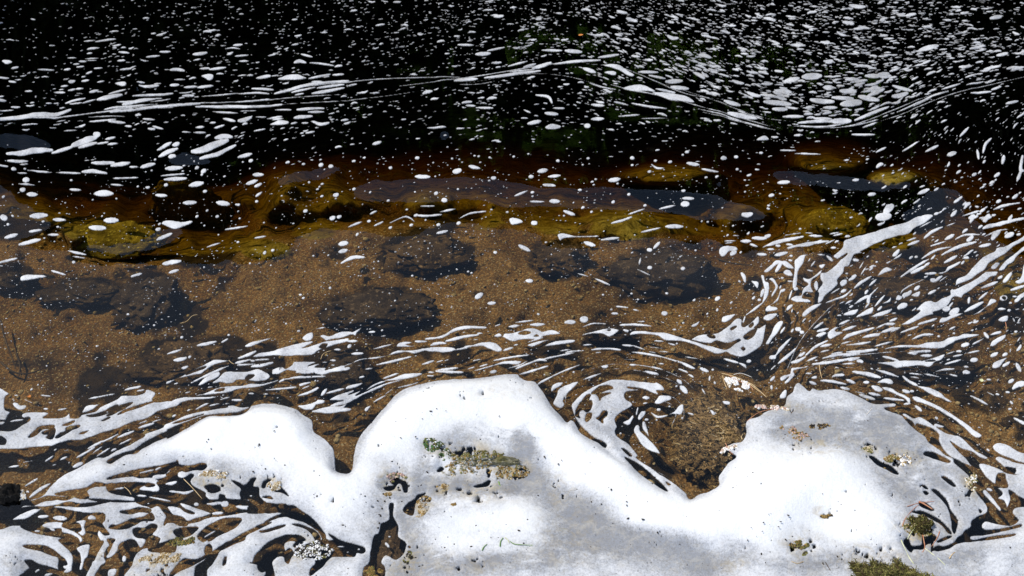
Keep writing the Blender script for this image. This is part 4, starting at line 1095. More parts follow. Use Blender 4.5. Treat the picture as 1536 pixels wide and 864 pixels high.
s 1040 100 3.097 | 785,292 845,272 ; 12
s 1040 100 3.097 | 735,325 840,326 ; 14
s 1040 100 3.097 | 1285,142 1380,128 ; 14
s 1040 100 3.097 | 1450,185 1505,172 ; 16
s 1040 100 3.097 | 970,405 1045,368 ; 12
s 1040 100 3.097 | 1072,420 1130,395 ; 18
s 1040 100 3.097 | 848,408 892,388 ; 14
s 1040 100 3.097 | 470,412 590,415 ; 10
s 1040 100 3.097 | 405,394 475,398 ; 10
+ 1040 100 3.097 | 290,342 330,322 352,342 310,348
s 1040 100 3.097 | 1340,420 1352,380 1378,352 ; 16
s 1040 100 3.097 | 1312,405 1320,450 ; 14
s 1040 100 3.097 | 1175,440 1210,430 ; 24
s 1040 100 3.097 | 1525,430 1515,490 1530,500 ; 20
s 1040 100 3.097 | 510,52 590,48 ; 34
s 1040 100 3.097 | 800,48 870,50 ; 24
s 1040 100 3.097 | 925,95 1015,125 ; 18
s 0 200 3.84 | 55,165 140,150 220,130 306,118 ; 34
s 0 200 3.84 | 306,135 370,115 425,95 ; 22
s 0 200 3.84 | 425,88 500,60 558,40 ; 40
s 0 200 3.84 | 460,100 560,72 ; 24
o 0 200 3.84 | 562,24 ; 40
s 0 200 3.84 | 612,52 666,40 ; 20
s 0 200 3.84 | 565,78 630,68 ; 16
s 0 200 3.84 | 625,82 684,74 ; 16
s 0 200 3.84 | 60,205 168,195 ; 22
s 0 200 3.84 | 125,216 172,210 ; 14
s 0 200 3.84 | -30,240 60,238 ; 20
s 0 200 3.84 | 170,246 306,246 ; 14
s 0 200 3.84 | 328,246 468,248 ; 14
s 0 200 3.84 | 480,240 540,236 620,248 ; 26
s 0 200 3.84 | 110,266 166,264 ; 14
s 0 200 3.84 | 535,188 660,188 ; 26
s 0 200 3.84 | 645,205 700,195 750,184 ; 28
s 0 200 3.84 | 815,210 894,188 ; 28
s 0 200 3.84 | 752,208 800,208 ; 18
s 0 200 3.84 | 910,108 990,66 ; 24
s 0 200 3.84 | 920,145 970,120 1024,102 ; 30
+ 0 200 3.84 | 992,80 1015,62 1040,66 1030,88 1005,92
s 0 200 3.84 | 1110,115 1180,100 1240,68 1310,42 ; 44
s 0 200 3.84 | 1240,30 1290,20 1336,22 ; 30
s 0 200 3.84 | 1155,152 1230,130 1280,110 1356,70 ; 28
s 0 200 3.84 | 1372,138 1448,118 ; 26
s 0 200 3.84 | 960,212 1050,202 ; 30
s 0 200 3.84 | 950,275 1074,262 ; 26
s 0 200 3.84 | 930,255 1064,236 ; 16
s 0 200 3.84 | 648,278 800,268 ; 14
s 0 200 3.84 | 645,312 716,316 ; 14
+ 0 200 3.84 | 540,368 580,346 630,345 662,360 650,376 590,380
s 0 200 3.84 | 410,342 474,345 ; 20
s 0 200 3.84 | 168,385 222,380 ; 30
s 0 200 3.84 | 186,505 275,495 ; 34
s 0 200 3.84 | 315,516 382,516 ; 24
s 0 200 3.84 | 522,556 608,558 ; 34
s 0 200 3.84 | 606,516 678,514 ; 36
s 0 200 3.84 | 1092,304 1168,288 ; 34
s 0 200 3.84 | 1058,404 1130,400 ; 28
s 0 200 3.84 | 1250,400 1320,410 ; 34
s 0 200 3.84 | 900,368 962,368 ; 24
s 0 200 3.84 | 1420,292 1482,272 ; 28
s 0 200 3.84 | 1470,306 1506,290 ; 24
s 0 200 3.84 | 1460,238 1516,238 ; 26
s 0 200 3.84 | 1475,362 1510,338 ; 20
+ 0 200 3.84 | 932,528 950,510 990,508 1040,515 1100,505 1110,515 1060,540 1010,560 960,545
s 0 200 3.84 | 905,620 990,582 ; 26
s 0 200 3.84 | 1298,556 1426,534 ; 14
s 0 200 3.84 | 940,755 1040,738 ; 30
s 0 200 3.84 | 975,805 1030,788 ; 22
+ 0 200 3.84 | 120,840 150,825 240,822 275,835 200,850 130,860
s 0 200 3.84 | 758,828 818,810 ; 20
s 0 200 3.84 | 395,688 500,708 ; 18
s 0 200 3.84 | 420,718 500,728 ; 12
s 0 200 3.84 | 118,662 240,628 ; 26
s 0 200 3.84 | 36,628 108,606 ; 24
s 0 200 3.84 | 280,602 342,600 ; 18
s 0 200 3.84 | -20,768 104,736 ; 18
s 0 200 3.84 | 178,588 245,576 ; 20
s 0 200 3.84 | 300,800 380,822 ; 18
s 0 200 3.84 | 118,328 210,328 ; 14
s 0 200 3.84 | 1465,604 1530,592 ; 16
s 0 200 3.84 | 1185,660 1270,632 ; 12
s 512 240 3 | 335,80 398,82 ; 22
s 512 240 3 | 850,188 915,188 ; 14
s 512 240 3 | 940,185 980,186 ; 22
s 512 240 3 | 780,165 838,142 ; 14
s 512 240 3 | 345,250 400,252 452,246 ; 14
s 512 240 3 | 218,284 290,255 332,280 ; 10
s 512 240 3 | 530,265 580,242 650,232 ; 12
s 512 240 3 | 148,298 188,278 ; 12
s 512 240 3 | 445,235 512,222 ; 12
s 512 240 3 | 30,305 92,280 ; 12
s 512 240 3 | 358,208 418,208 ; 12
s 512 240 3 | 130,245 160,230 ; 14
+ 512 240 3 | 754,268 770,258 800,265 820,280 790,292 765,292
o 512 240 3 | 868,284 ; 26
s 512 240 3 | 1002,228 1050,245 ; 20
+ 512 240 3 | 972,335 1000,328 1060,340 1150,338 1150,346 1050,348 1000,352 985,362
s 512 240 3 | 1095,370 1140,384 ; 22
s 512 240 3 | 1170,360 1252,350 ; 14
s 512 240 3 | 1350,325 1436,306 ; 14
s 512 240 3 | 1460,300 1536,300 ; 20
s 512 240 3 | 1215,285 1270,270 1306,256 ; 14
s 512 240 3 | 1290,245 1366,220 ; 12
s 512 240 3 | 1430,222 1506,206 ; 12
s 512 240 3 | 1205,98 1254,90 ; 24
s 512 240 3 | 910,115 962,118 ; 18
s 512 240 3 | 932,78 986,72 ; 16
s 512 240 3 | 886,56 926,48 ; 24
s 512 240 3 | 575,34 624,44 ; 18
s 512 240 3 | 1395,25 1420,42 1452,42 ; 12
s 512 240 3 | 800,385 848,408 ; 20
s 512 240 3 | 430,330 478,320 ; 18
s 512 240 3 | -10,380 28,375 ; 26
s 512 240 3 | -10,415 26,405 ; 22
s 512 240 3 | 0,465 50,440 102,438 ; 18
s 512 240 3 | 832,543 860,544 ; 22
s 512 240 3 | 606,620 634,602 ; 26
s 512 240 3 | 660,645 692,643 ; 18
s 512 240 3 | 1340,470 1348,440 ; 14
s 512 240 3 | 1330,490 1390,518 ; 8
s 512 240 3 | 1405,398 1432,372 ; 18
o 512 240 3 | 1388,404 ; 24
o 512 240 3 | 1388,484 ; 20
s 512 240 3 | 1140,532 1208,562 ; 12
s 512 240 3 | 1060,508 1116,525 ; 10
s 512 240 3 | 1236,658 1290,664 ; 12
o 512 240 3 | 1455,690 ; 26
s 1024 240 3 | 430,104 478,102 ; 20
s 1024 240 3 | 86,46 160,62 ; 14
s 1024 240 3 | 20,20 74,28 ; 18
s 1024 240 3 | 0,176 48,178 ; 18
s 1024 240 3 | 365,392 440,372 540,350 ; 12
s 1024 240 3 | 470,398 560,380 656,368 ; 16
s 1024 240 3 | 315,352 376,354 ; 20
s 1024 240 3 | 1055,172 1100,158 ; 20
s 1024 240 3 | 835,160 866,158 ; 20
s 1024 240 3 | 1255,272 1328,250 ; 14
s 1024 240 3 | 1350,325 1420,305 1500,285 ; 20
s 1024 240 3 | 1395,240 1440,222 1512,208 ; 14
s 1024 240 3 | 1500,110 1520,60 ; 18
s 0 0 1 | -60,205 40,190 110,178 190,168 260,164 ; 2.4
s 0 0 1 | 150,172 250,160 350,153 450,147 520,142 ; 1.8
s 0 0 1 | 300,162 420,158 540,150 640,136 ; 1.4
s 0 0 1 | 420,136 520,124 600,118 690,117 ; 2.0
s 0 0 1 | 600,130 690,119 760,108 830,96 890,90 ; 2.0
s 0 0 1 | 700,126 780,113 830,112 880,122 940,146 ; 1.2
s 0 0 1 | 880,96 930,102 980,122 1030,142 1090,152 ; 1.6
s 0 0 1 | 960,134 1040,158 1110,178 1170,194 ; 1.6
s 0 0 1 | 1000,128 1060,148 1140,176 1200,186 ; 1.4
s 0 0 1 | 1190,192 1260,194 1310,180 1360,160 1420,142 ; 1.8
s 0 0 1 | 1300,192 1360,172 1420,150 1480,132 1560,112 ; 1.6
s 0 0 1 | 878,556 920,546 975,550 1020,566 1048,590 ; 1.8
s 0 0 1 | 868,566 905,554 960,556 1010,572 1036,596 1044,620 ; 1.5
s 0 0 1 | 985,600 1006,606 1014,622 1006,640 ; 1.8
s 0 0 1 | 975,592 1010,596 1026,616 1020,640 ; 1.4
s 0 0 1 | 860,572 850,590 848,604 ; 1.8
s 0 0 1 | 930,662 950,684 980,704 1010,720 ; 1.5
s 0 0 1 | 1180,560 1210,520 1260,490 1320,470 ; 1.8
s 0 0 1 | 1176,566 1200,512 1236,470 1270,440 ; 1.8
s 0 0 1 | 1190,565 1240,540 1310,530 1390,525 ; 1.8
'''
# ---------------------------------------------------------------- the foam's outline on the water
FF = Field(-150, -120, 1690, 1120, 1.0, 12.0)
seeds = {}
drawn = []
for line in TRACE.strip().splitlines():
    head, pts = line.split('|'); h = head.split(); kind = h[0]; ox, oy, s_ = float(h[1]), float(h[2]), float(h[3])
    wd = 0
    if ';' in pts: pts, wd = pts.split(';'); wd = float(wd)
    P = [(ox + float(a) / s_, oy + float(b) / s_) for a, b in (q.split(',') for q in pts.split())]
    if kind == '+':
        FF.add(P); drawn.append(P)
        if len(h) > 4: seeds[h[4]] = P
    elif kind == '-': FF.sub(P)
    elif kind == 's': FF.stroke(P, wd / 2 / s_); drawn.append(P)
    elif kind == 'o':
        r = wd / 2 / s_; FF.stroke([(P[0][0] - r * 0.4, P[0][1]), (P[0][0] + r * 0.4, P[0][1])], r * 0.85, 0.9)

# direction of the current (degrees, + = rising to the right) at places on the river
FLOW = [(50,30,3),(300,40,3),(600,40,3),(100,160,13),(300,160,6),(450,130,8),(600,120,8),(800,95,10),(900,100,-22),(1000,140,-18),(1150,180,-13),(1250,190,2),(1350,150,20),(1450,120,14),
        (1000,60,-16),(1100,50,-12),(1060,110,-18),(1250,90,-6),(1400,60,0),(1536,100,8),(1536,30,-2),(200,240,14),(330,225,24),(600,230,10),(100,260,3),(300,350,16),(600,310,26),(560,330,22),(800,250,6),(1000,250,0),
        (700,390,5),(850,430,0),(1200,290,0),(1400,220,45),(1500,230,62),(1480,300,28),(1350,350,25),(1200,420,60),(1150,470,55),(1300,450,33),(1450,420,38),(1300,500,16),(1450,520,20),
        (1350,560,-14),(1450,620,-30),(1250,560,-5),(1000,540,-20),(900,560,12),(1040,590,-48),(700,520,10),(500,560,24),(400,520,15),(100,500,5),(100,620,18),(150,720,30),(200,770,-5),(1500,480,30),(1500,700,-35),(1536,560,45)]
FL = np.array(FLOW, float)
def flow(px, py):
    d = (FL[:, 0] - px) ** 2 + ((FL[:, 1] - py) * 1.6) ** 2 + 300; w_ = 1 / d ** 1.6
    a = np.radians(FL[:, 2]); return math.atan2((np.sin(a) * w_).sum(), (np.cos(a) * w_).sum())
# how crowded the flecks are: x, y, radius, share of tries kept, size
ZN = np.array([(60,50,.30,.8),(250,60,.42,.85),(450,50,.45,.85),(650,50,.62,.85),(820,40,.85,.9),(950,60,1.0,1.05),(1100,60,1.0,1.1),(1250,60,1.0,1.1),(1400,50,1.0,1.15),(1520,50,1.0,1.15),
      (100,150,.30,.85),(300,150,.38,1.0),(500,150,.45,1.0),(700,130,.5,1.0),(900,100,.8,1.1),(1050,110,1.0,1.3),(1200,140,.8,1.5),(1350,130,.85,1.4),(1500,110,.7,1.3),(1536,150,.25,.8),
      (800,170,.25,.9),(1000,175,.16,.9),(100,240,.12,1.0),(300,230,.2,1.0),(500,220,.22,1.0),(700,220,.2,1.0),(900,220,.16,1.0),(1100,220,.14,.9),(1300,230,.18,.8),(1480,200,.22,.7),(1500,280,.4,.8),
      (150,320,.07,.9),(400,310,.10,.9),(600,310,.10,.8),(800,310,.11,.8),(1000,310,.12,.8),(1200,290,.12,.8),(1400,310,.3,.9),(1480,360,.45,1.1),
      (100,450,.07,.7),(300,440,.07,.7),(600,400,.12,.7),(900,420,.08,.7),(1200,400,.2,.9),(1350,430,.35,1.1),(1500,440,.35,1.1),(600,480,.14,.7),(200,530,.08,.6),
      (400,560,.10,.7),(700,540,.10,.7),(1000,560,.12,.6),(1250,520,.25,.9),(1450,540,.2,.9),(1480,620,.12,.8),(150,740,.03,.6),(80,700,.1,.7),(1060,640,.02,.5),(300,900,0,.5),(1000,900,0,.5)], float)
def zone(px, py):
    d = (ZN[:, 0] - px) ** 2 + ((ZN[:, 1] - py) * 2.0) ** 2 + 200; w_ = 1 / d ** 2.2; w_ /= w_.sum()
    return (ZN[:, 2] * w_).sum(), (ZN[:, 3] * w_).sum()
FF.F -= np.interp(FF.ys, [200, 260], [.12, .34])[:, None].astype(np.float32)
hand = FF.F.copy()
hb = blur((hand > 0).astype(np.float32), 5)
r2 = random.Random(11)
def blobs(n):
    k = 0
    for _ in range(n):
        px = r2.uniform(-150, 1690); py = r2.triangular(-120, 720, -40)
        c = 1.0; cx, cy = min(max(px, 0), 1536), max(py, 0)
        dn, sz = zone(cx, cy); dn *= 1.35 if cy < 210 else 1; sz *= .98 if cy < 210 else .92; dn *= float(np.interp(cx, [0, 700, 950, 1536], [.56, .62, .9, .85])) if cy < 200 else float(np.interp(cy, [200, 300, 400], [.55, .8, 1]))
        if py > 560: dn *= 0.5
        cl = 0.35 + 1.3 * mnoise.noise((px / 60, py / 25, 3.1)) + 0.55
        if r2.random() > dn * max(0.15, cl): continue
        if FF.samp(hb, px, py) > 0.30 or FF.samp(hand, px, py) > -2.6: continue
        a = flow(cx, cy) + r2.gauss(0, 0.12 if py < 300 else 0.22)
        per = 0.55 + 0.45 * min(1, max(0, py) / 420)
        if 225 < py < 520 and px < 1120: sz *= .72
        L = min(26, r2.lognormvariate(1.35, 0.50)) * sz * per * (1.0 if py < 350 or px > 1120 else 0.62)
        asp = (0.17 + 0.15 * r2.random()) if py < 230 else ((0.30 + 0.25 * r2.random()) if px > 1120 else 0.55 + 0.25 * r2.random())
        h = max(0.68, L * asp); dx, dy = math.cos(a) * (L - h * 0.6), -math.sin(a) * (L - h * 0.6)
        b = r2.gauss(0, 0.12) * L; nx, ny = -dy / (L + .1), dx / (L + .1)
        FF.stroke([(px - dx, py - dy), (px + nx * b, py + ny * b), (px + dx, py + dy)], h, 0.5)
        if cy < 230: h *= .92
        if L > 6 and r2.random() < 0.6:     # a lobe that makes the fleck uneven
            t = r2.uniform(-.8, .8); ox, oy = px + dx * t - ny * h * .3, py + dy * t + nx * h * .6
            FF.stroke([(ox - dx * .35, oy - dy * .35), (ox + dx * .35, oy + dy * .35)], h * .75, 0.5)
        k += 1
    return k
NB = blobs(34000)
XX, YY = np.meshgrid(FF.xs, FF.ys)
FF.F += ((fbm(XX, YY, 9, 21, 3) - 0.5) * 1.5 * np.clip((YY - 60) / 160, 0.35, 1)).astype(np.float32)

wob = (fbm(XX, YY, 70, 501, 4) - .5) * 90
FF.F = np.where(YY > 560, np.minimum(FF.F, np.minimum(np.minimum(XX + 120 + wob, 1655 - XX + wob), 1080 - YY + wob * .8)), FF.F).astype(np.float32)   # the lather ends raggedly out of frame
DSP = [(320,722,26,16,.9),(410,725,16,12,.8),(240,850,40,18,.8),(150,830,24,12,.5),(690,680,50,13,1),(760,706,34,14,1.1),(664,738,14,8,1),(634,760,14,16,1),(590,725,26,18,.8),(1350,690,30,14,.9),
                         (1300,676,18,12,.7),(1225,670,60,24,.5),(1345,690,22,10,.8),(1378,800,30,22,1.1),(1457,730,16,22,.8),(1230,775,18,10,.6),(1200,820,30,16,.8),(720,740,60,26,.5),(610,840,40,30,.6),(850,800,60,60,.3),
                         (1170,610,40,10,.5),(445,826,40,20,.7),(840,735,30,40,.35),(700,850,60,20,.4),(265,800,40,14,.4),(1300,835,70,18,.5),(750,600,60,16,.3),(1100,850,40,12,.4)]
DI = np.zeros(FF.F.shape, np.float32)
for (x, y, rx, ry, a) in DSP: DI = np.maximum(DI, a * np.exp(-(((XX - x) / rx) ** 2 + ((YY - y) / ry) ** 2)))
lace = fbm(XX, YY, 7, 201, 3) - (0.86 - 0.27 * DI)
FF.F = np.where((DI > .3) & (lace > -.06), np.minimum(FF.F, -lace * 26), FF.F).astype(np.float32)
nb_ = np.clip((blur((FF.F > 0).astype(np.float32), 22) - .45) * 2, 0, 1)            # pinholes through the lather
pin = vnoise(XX, YY, 2.6, 207) * .6 + vnoise(XX, YY, 14, 209) * .4
FF.F = np.where((pin > .90) & (YY > 540), np.minimum(FF.F, (.905 - pin) * 40), FF.F).astype(np.float32)

# ---------------------------------------------------------------- the water's own shape: shallow tilts that turn the mirror from trees to sky
E_TREE = 41.0
def yb(x):
    return np.interp(x, [-600, 0, 60, 240, 330, 400, 440, 512, 595, 662, 712, 778, 812, 845, 895, 905, 962, 1024, 1067, 1104, 1140, 1224, 1290, 1364, 1372, 1420, 1460, 1536, 2100],
                     [285, 278, 330, 398, 396, 384, 352, 346, 350, 340, 335, 343, 357, 370, 373, 360, 355, 363, 363, 374, 378, 374, 380, 373, 345, 330, 334, 384, 400])
WF = Field(-700, -700, 2236, 1500, 4.0, 20.0)
WX, WY = np.meshgrid(WF.xs, WF.ys)
def elev2(PX, PY): X, Y = ground(PX, PY); return np.degrees(np.arctan2(CAM_H, np.hypot(X, Y)))
a_ = elev2(WX, WY)
cy0 = 3.13; RB = 8.2; HT = RB * math.tan(math.radians(E_TREE))
gx, gy = ground(WX, WY)
def etree(PX, PY):                # height of the far bank's tree line above the mirrored horizon, degrees
    X, Y = ground(PX, PY); L = np.hypot(X, Y); ux, uy = X / L, Y / L; ox, oy = X, Y - cy0
    b_ = ox * ux + oy * uy; return np.degrees(np.arctan(HT / (-b_ + np.sqrt(np.maximum(.01, b_ * b_ - ox * ox - oy * oy + RB * RB)))))
EM = etree(WX, WY); EB = etree(WX, yb(WX))
below = sstep(-7, 7, WY - yb(WX) + (fbm(WX * .4, WY, 14, 311, 3) - .5) * 26)        # beyond this line the mirror shows trees, nearer than it the sky
T = below * np.maximum(0, (EM + 1.1 - a_) / 2) + (1 - below) * np.minimum(0, (EM - 1.1 - a_) / 2)
PM = np.zeros(WX.shape); RAG = (fbm(WX * .35, WY, 9, 303, 3) - .5) * 9
def patch(P, off, amt=1.0):
    global T
    WF.F[:] = -20; WF.add(P, 3); m = sstep(-4, 4, WF.F + RAG) * amt
    if off > 0: np.maximum(PM, m, out=PM)
    T = T * (1 - m) + m * ((EM + off) - a_) / 2
SKY = [[(-300,208),(0,214),(30,211),(62,214),(80,222),(74,234),(50,241),(20,238),(-300,250)],
       [(242,242),(262,234),(290,232),(322,240),(310,249),(270,252)],
       [(412,270),(432,258),(470,254),(510,250),(516,258),(490,268),(450,278),(420,280)],
       [(528,292),(545,276),(590,269),(700,266),(760,272),(810,281),(900,282),(1000,284),(1060,290),(1110,305),(1160,322),(1130,333),(1080,332),(1000,322),(950,318),(900,314),(860,312),(770,312),(740,308),(716,300),(680,300),(640,304),(560,303)],
       [(1152,262),(1180,256),(1260,262),(1300,268),(1370,278),(1375,286),(1340,290),(1290,291),(1220,284),(1170,276)],
       [(1345,325),(1370,312),(1395,290),(1430,292),(1452,305),(1454,325),(1430,345),(1380,350)],
       [(130,371),(200,368),(235,352),(262,340),(275,352),(255,364),(205,379),(150,382)],
       [(160,112),(175,109),(192,111),(176,115)],[(195,134),(205,128),(214,140),(203,146)],[(655,204),(672,200),(682,209),(664,214)],
       [(905,152),(940,156),(980,162),(1000,166),(960,166),(930,161)],[(200,196),(225,193),(245,197),(215,200)],[(760,186),(782,186),(778,190)],
       [(1450,222),(1462,220),(1458,230)],[(1070,276),(1085,272),(1092,284),(1076,288)]]
DARK = [[(20,366),(60,355),(100,340),(150,334),(215,330),(262,345),(252,365),(235,385),(190,397),(150,399),(110,391),(90,377),(60,379)],
        [(366,352),(420,350),(440,365),(415,385),(370,395),(345,390),(366,372)],
        [(88,300),(160,290),(220,300),(260,320),(230,330),(200,314),(120,312),(85,310)]]
for P in DARK: patch(P, -1.6)
for P in SKY: patch(P, 1.5 if P[0][1] > 235 else 2.2)
T += (fbm(WX, WY, 46, 71, 3) - 0.5) * 0.22
dyw = -np.diff(gy, axis=0)                     # metres from one row to the next one nearer
slope = np.tan(np.radians(T)); Hw = np.zeros_like(gy)
for i in range(len(WF.ys) - 2, -1, -1):
    Hw[i] = Hw[i + 1] * np.exp(-dyw[i].mean() / 0.5 * float(sstep(200, 170, WF.ys[i])) * (1 - PM[i])) + 0.5 * (slope[i] + slope[i + 1]) * dyw[i]
Hw *= 1 - sstep(1650, 2100, WX) ; Hw *= sstep(-600, -150, WX) * 1.0
def hwat(px, py): return WF.samp(Hw, px, py)

# ---------------------------------------------------------------- foam relief: swells where it lies on rocks, hollows between them
Rl = np.zeros_like(XX, dtype=np.float32)
def ridge(P, sig, amp):
    C = catmull(P, 4, False); m = np.full(XX.shape, 0, np.float32)
    x0, x1 = C[:, 0].min() - 3 * sig, C[:, 0].max() + 3 * sig; y0, y1 = C[:, 1].min() - 3 * sig, C[:, 1].max() + 3 * sig
    w_ = FF.win(x0, y0, x1, y1)
    if not w_: return
    i0, i1, j0, j1 = w_; D = np.full((i1 - i0, j1 - j0), 1e9, np.float32)
    for (ax, ay), (bx, by) in zip(C[:-1], C[1:]):
        X = FF.xs[None, j0:j1] - ax; Y = FF.ys[i0:i1, None] - ay; dx, dy = bx - ax, by - ay
        t = np.clip((X * dx + Y * dy) / (dx * dx + dy * dy + 1e-9), 0, 1); np.minimum(D, (X - t * dx) ** 2 + (Y - t * dy) ** 2, out=D)
    Rl[i0:i1, j0:j1] += amp * np.exp(-D / (2 * sig * sig))
for P, sg, am in [
    ([(60,748),(140,715),(230,680),(320,640),(420,640),(470,690),(520,735),(590,730)], 20, .020),
    ([(330,625),(420,628),(440,650)], 16, .022), ([(300,665),(380,680),(430,720),(490,770)], 26, .016),
    ([(560,700),(600,640),(660,605),(740,600),(800,640),(880,700),(960,750),(1040,785),(1120,780),(1190,740),(1250,700)], 26, .032),
    ([(640,640),(700,610),(780,630)], 34, .018), ([(1180,770),(1260,760),(1330,790)], 50, .026), ([(1120,690),(1190,660)], 30, .010),
    ([(640,672),(700,680),(760,695),(800,720)], 10, -.020), ([(640,668),(680,655),(730,655),(800,690)], 9, .006),
    ([(780,700),(830,740),(880,780),(960,820),(1060,850)], 22, -.020), ([(560,720),(590,760),(610,820),(600,900)], 24, -.020),
    ([(640,770),(740,750),(800,780)], 20, .016), ([(650,800),(760,790),(820,830)], 30, .014), ([(650,860),(760,850),(880,860)], 26, .006),
    ([(1180,640),(1260,680),(1320,720),(1370,790),(1380,830)], 28, -.014), ([(1210,600),(1300,640),(1380,690)], 22, .008),
    ([(1120,640),(1160,625)], 12, .012), ([(0,830),(60,815),(100,850)], 26, .012), ([(330,860),(400,820)], 30, .012),
    ([(1400,840),(1480,825),(1600,830)], 28, .010), ([(500,820),(560,860)], 24, .014), ([(870,610),(890,660),(950,700)], 20, .004),
    ([(655,690),(720,685),(780,705)], 12, .016), ([(350,640),(400,632),(440,650)], 5, -.006), ([(930,790),(1010,830),(1100,835)], 9, -.004),
    ([(1190,820),(1220,800),(1260,830)], 20, -.008), ([(900,850),(1000,860),(1150,860)], 24, .010)]: ridge(P, sg, am)
solid = (FF.F > 0).astype(np.float32)
b6 = blur(solid, 5); b20 = blur(solid, 16); b40 = blur(solid, 34)
fa = np.radians(20); U_ = XX * math.cos(.5) + YY * math.sin(.5); V_ = -XX * math.sin(.5) + YY * math.cos(.5)
lump = (fbm(XX, YY, 70, 31, 5) - 0.5) * 0.020 + (fbm(U_ * .35, V_, 9, 41, 3) - 0.5) * 0.0035 + (vnoise(XX, YY, 3.0, 51) - .5) * 0.0009
inn = np.clip(FF.F / 10, 0, 1) * np.clip((b40 - 0.35) / 0.5, 0, 1)
inn = blur(inn, 3)
Z = 0.0015 * (1 - np.exp(-np.clip(FF.F, 0, 12) / 0.8)) + 0.0018 * np.clip(b20 - .5, 0, 1) * 2 * np.clip(FF.F / 6, 0, 1) + np.maximum(0, Rl * .5 + 0.003 + lump * .42) * inn
# thin, wet foam is grey; shade of hollows and rims painted in, crests white
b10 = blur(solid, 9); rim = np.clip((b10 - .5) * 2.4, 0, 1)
thick_shade = 0.42 + inn * (0.12 + 0.60 * np.clip(Rl / 0.03, -1, 1.2)) + (fbm(XX, YY, 90, 61, 5) - .5) * 0.55 * inn + (fbm(U_ * .3, V_, 14, 66, 3) - .5) * .32 * inn
thick_shade += np.interp(YY, [0, 200, 330, 480], [.10, .18, .28, .32]) * (1 - inn)
G_ = np.zeros_like(thick_shade)          # thin, wet lather and painted shade (+), piled lather and painted light (-): x, y, half-widths, amount
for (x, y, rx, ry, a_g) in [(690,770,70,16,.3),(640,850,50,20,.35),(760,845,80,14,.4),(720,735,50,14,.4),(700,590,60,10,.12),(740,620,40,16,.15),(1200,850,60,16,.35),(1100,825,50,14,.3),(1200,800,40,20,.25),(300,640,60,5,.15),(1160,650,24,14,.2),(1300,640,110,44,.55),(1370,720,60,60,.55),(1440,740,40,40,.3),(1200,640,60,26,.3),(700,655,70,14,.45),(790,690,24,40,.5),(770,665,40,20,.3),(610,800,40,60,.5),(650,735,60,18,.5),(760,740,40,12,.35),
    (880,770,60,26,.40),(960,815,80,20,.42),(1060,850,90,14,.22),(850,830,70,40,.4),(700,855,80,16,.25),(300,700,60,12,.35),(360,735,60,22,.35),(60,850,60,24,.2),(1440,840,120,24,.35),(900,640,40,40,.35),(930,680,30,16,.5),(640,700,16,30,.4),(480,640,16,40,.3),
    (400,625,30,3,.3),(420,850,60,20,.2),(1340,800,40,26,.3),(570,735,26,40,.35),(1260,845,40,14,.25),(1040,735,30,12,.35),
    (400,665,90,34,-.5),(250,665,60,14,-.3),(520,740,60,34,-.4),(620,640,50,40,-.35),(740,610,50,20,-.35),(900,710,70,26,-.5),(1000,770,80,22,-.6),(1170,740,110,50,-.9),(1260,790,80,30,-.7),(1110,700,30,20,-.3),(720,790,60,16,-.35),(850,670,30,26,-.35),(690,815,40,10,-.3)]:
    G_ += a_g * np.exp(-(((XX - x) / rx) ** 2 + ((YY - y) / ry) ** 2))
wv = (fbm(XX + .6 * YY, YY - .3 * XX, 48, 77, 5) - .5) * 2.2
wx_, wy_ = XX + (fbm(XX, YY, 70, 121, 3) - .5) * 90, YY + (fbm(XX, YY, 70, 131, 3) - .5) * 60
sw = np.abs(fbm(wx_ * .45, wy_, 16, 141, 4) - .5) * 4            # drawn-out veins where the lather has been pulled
thick_shade -= G_ * inn * (1 + wv)
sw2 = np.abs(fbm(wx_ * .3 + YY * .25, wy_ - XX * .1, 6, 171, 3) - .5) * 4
thick_shade += ((sw - .55) * .7 + (sw2 - .55) * .5) * inn * (.05 + .42 * np.clip(G_ * 2, 0, 1))
thick_shade += (vnoise(XX, YY, 11, 151) - .5) * .5 * (1 - inn) * (1 - np.clip(b20 * 2 - 1, 0, 1)) + (vnoise(XX, YY, 2.2, 155) - .5) * .16
thick_shade = np.maximum(thick_shade, 0) ; thick_shade = thick_shade / (1 + thick_shade ** 4) ** .25 - .04
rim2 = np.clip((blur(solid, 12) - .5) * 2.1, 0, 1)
thick_shade -= 0.46 * (1 - rim2) * np.clip((b20 - .35) * 3, 0, 1) * (.35 + vnoise(XX, YY, 30, 173)); thick_shade = np.clip(thick_shade, 0.04, 1)
thick_shade -= np.clip(DI, 0, 1) * 0.15

